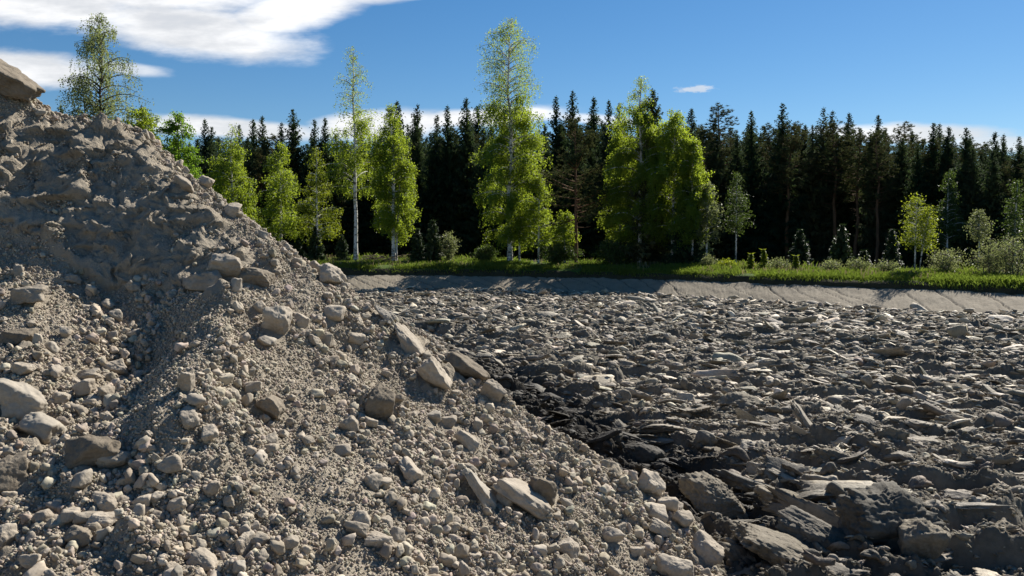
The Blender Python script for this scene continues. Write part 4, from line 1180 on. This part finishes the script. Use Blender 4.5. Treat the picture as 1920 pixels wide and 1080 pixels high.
    bl('birch_tree', 1163, 65, 192, [(.12, 26), (.3, 36), (.55, 32), (.75, 22), (1, 5)], 'birch_leaf', 'slimmest birch at the left flank of the broad birch group', 'birch', cb=.12, droop=1.0, dens=1.30, seed=21, trunk=.1, thin_top=.8)
    bl('birch_tree', 1298, 61, 262, [(.2, 26), (.4, 34), (.65, 30), (.85, 18), (1, 6)], 'birch_leaf', 'lowest birch at the right flank of the broad birch group', 'birch', cb=.18, droop=1.0, dens=1.43, seed=22, trunk=.09)
    # thin stems beside the tallest birch
    bl('birch_tree', 974, 65, 400, [(.4, 14), (.7, 20), (1, 8)], 'birch_leaf', 'thin white stemmed birch right against the tallest birch stem', 'birch', cb=.45, droop=.5, dens=.6, seed=19, trunk=.08)
    bl('birch_tree', 1059, 64, 400, [(.35, 22), (.7, 24), (1, 8)], 'birch_leaf', 'short birch with white stem left of the brown pine', 'birch', cb=.4, droop=.6, dens=.8, seed=20, trunk=.09)
    # brown pine
    p = place_at(1081, 63); H = height_for(p, 226); conifer('pine_tree', p, pine_meshes(H, 2.35, 5, .28, 'pine_needle', 2.0, .26), 'brownish pine with bare lower limbs between the tallest birch and birch group', cat='pine')
    # dark spruces within the birch group and small conifers in front of the forest
    small = [(1222, 63.5, 165, 2.6, 'needle', 'dark spruce standing inside the broad birch group', 'spruce'),
             (1290, 61.5, 330, 2.0, 'needle', 'dark low spruce at the right foot of the broad birch group', 'spruce'),
             (508, 63, 388, .62, 'needle', 'narrow dark juniper column beside the ridge of the pile', 'juniper'),
             (592, 64, 425, .9, 'young_needle', 'young spruce under the light layered birch', 'spruce'),
             (640, 66, 440, .8, 'young_needle', 'young spruce left of the white birch stem', 'spruce'),
             (783, 64, 428, .8, 'young_needle', 'pointed young spruce left in the trio on the bank', 'spruce'),
             (812, 65, 412, 1.0, 'young_needle', 'middle and tallest young spruce of the trio on the bank', 'spruce'),
             (1578, 58, 420, .95, 'young_needle', 'grey green young pine alone before the dark right forest', 'young pine'),
             (1500, 62, 430, .95, 'young_needle', 'dim young spruce left of the grey green young pine', 'spruce'),
             (1672, 58, 430, .7, 'young_needle', 'dim young spruce left of the little yellow green birch', 'spruce'),
             (1620, 60, 470, .6, 'young_needle', 'low young spruce right of the grey green young pine', 'spruce'),
             (560, 62, 452, .7, 'young_needle', 'low young spruce under the juniper birch', 'spruce'),
             (1432, 50, 468, .36, 'bright_leaf', 'larger bright green sapling on the grass edge before the forest', 'sapling'),
             (1408, 51, 476, .32, 'bright_leaf', 'smaller bright green sapling left of the larger one on the grass', 'sapling'),
             (1493, 49, 480, .25, 'bright_leaf', 'third bright sapling by itself on the grass edge', 'sapling')]
    for k, (px, D, top, wh, mt, lab, cat) in enumerate(small):
        p = place_at(px, D); H = height_for(p, top)
        conifer('juniper' if cat == 'juniper' else ('sapling' if cat == 'sapling' else 'spruce_tree'), p, spruce_meshes(H, wh, 300 + k, mt, .0, 1.3 if H < 6 else 1.1, 2.2 if H < 6 else 1.3), lab, cat=cat)
    # bushes
    bush = [(842, 64, 436, 20, 'olive_leaf', 'right hand bushy shrub beside the trio of young spruces'),
            (1772, 46, 470, 34, 'olive_leaf', 'grey green bush right of the little yellow green birch'),
            (1856, 45, 452, 36, 'olive_leaf', 'big pale bush near the right border'),
            (1900, 46, 446, 40, 'olive_leaf', 'tall pale bush cut by the right border'),
            (1326, 54, 480, 14, 'olive_leaf', 'pale leafy shrub at the start of the bright grass'),
            (1362, 53, 490, 14, 'bright_leaf', 'low yellow shrub left of the bright saplings'),
            (1462, 50, 488, 18, 'olive_leaf', 'low pale shrub between the bright saplings'),
            (1560, 49, 492, 20, 'olive_leaf', 'low shrub under the grey green young pine'),
            (1612, 48, 486, 16, 'olive_leaf', 'small upright shrub on the grass edge right of the young pine'),
            (1668, 47, 492, 20, 'olive_leaf', 'low shrub left of the little birch stems'),
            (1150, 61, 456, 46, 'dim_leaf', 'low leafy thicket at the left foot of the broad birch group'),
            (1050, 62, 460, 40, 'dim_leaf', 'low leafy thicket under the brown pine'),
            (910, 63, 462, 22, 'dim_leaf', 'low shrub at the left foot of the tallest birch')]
    for k, (px, D, top, hw, lf, lab) in enumerate(bush):
        broadleaf('shrub', px, D, top, [(0, hw * .7), (.4, hw), (.75, hw * .75), (1, hw * .25)], lf, lab, 'shrub', cb=.05, droop=.3, size=.06 if D < 56 else .085, dens=.55 if lf == 'olive_leaf' else .9, seed=40 + k, trunk=.04, bark='twig', stems=4, nbr=34)
    # heap of dry branches at the forest edge
    rg = np.random.default_rng(5); p = place_at(716, 66); bag = Bag()
    for k in range(46):
        a = rg.uniform(0, pi); c = np.array([rg.normal(0, .9), rg.normal(0, .4), rg.uniform(.05, .5)]); d = np.array([cos(a), sin(a) * .5, rg.uniform(-.2, .35)]) * rg.uniform(.4, 1.0)
        bag.tube(np.stack([c - d, c + [0, 0, .05], c + d]), [.03, .022, .008], 4)
    tag(obj('brush_heap', bag.mesh('brush_heap', [M['twig']], True), None, p), 'heap of dry brown cut branches behind the grass near the white birch stem', 'brush heap')


build_trees()


def build_grass():
    rg = np.random.default_rng(15); Q = []
    for n, d0, d1, h0, h1, px0, px1 in ((90000, 3.15, 10.0, .10, .34, 420, 2150), (16000, 3.45, 3.9, .10, .26, 420, 2150), (4000, 8.5, 12, .2, .5, 420, 2150)):
        th = rg.uniform(theta_of(px0), theta_of(px1), n); D = rg.uniform(d0, d1, n); r = edge_r(th) + D
        x, y = r * np.sin(th), r * np.cos(th)
        ok = fbm(x * .5, y * .5, 0, 23, 2) + (.5 if h1 < .5 else -.1) > rg.uniform(-.4, .4, n) * 1.0
        x, y, D = x[ok], y[ok], D[ok]; m = len(x); z = ground_z(x, y) - .03
        h = rg.uniform(h0, h1, m) * (1 + .35 * fbm(x * .4, y * .4, 0, 24, 2)); w = rg.uniform(.014, .032, m)
        a = rg.uniform(0, 2 * pi, m); lx, ly = rg.normal(0, .35, m) * h, (rg.normal(0, .3, m) - .12) * h
        b = np.stack([x, y, z], -1); e = np.stack([np.cos(a) * w, np.sin(a) * w, 0 * w], -1)
        tip = b + np.stack([lx, ly, h], -1); mid = b + np.stack([lx * .35, ly * .35, h * .6], -1)
        Q.append(np.stack([b - e, b + e, mid + e * .7, tip], 1)); Q.append(np.stack([b - e, mid + e * .7, tip, mid - e * .7], 1))
    bag = Bag(); bag.quads(np.concatenate(Q))
    tag(obj('grass', bag.mesh('grass', [M['grass']])), 'long green grass growing along the top of the bank', 'grass', kind='stuff')


build_grass()


def build_weeds():
    rg = np.random.default_rng(19); n = 5200
    th = rg.uniform(theta_of(560), theta_of(2100), n); r = edge_r(th) + rg.uniform(3.6, 11, n); x, y = r * np.sin(th), r * np.cos(th)
    ok = fbm(x * .45, y * .45, 0, 27, 3) > rg.uniform(-.1, .6, n); x, y = x[ok], y[ok]; m = len(x)
    h = rg.uniform(.2, .45, m); w = rg.uniform(.010, .022, m); a = rg.uniform(0, 6.28, m)
    b = np.stack([x, y, ground_z(x, y) - .03], -1); e = np.stack([np.cos(a) * w, np.sin(a) * w, 0 * w], -1); tip = b + np.stack([rg.normal(0, .25, m) * h, rg.normal(0, .25, m) * h, h], -1)
    bag = Bag(); bag.quads(np.stack([b - e, b + e, tip + e * 1.6, tip - e * 1.6], 1))
    tag(obj('dry_weeds', bag.mesh('dry_weeds', [M['straw']])), 'dry straw coloured stalks standing among the green grass', 'weeds', kind='stuff')


build_weeds()
SC.cycles.max_bounces = 6
SC.cycles.use_denoising = True
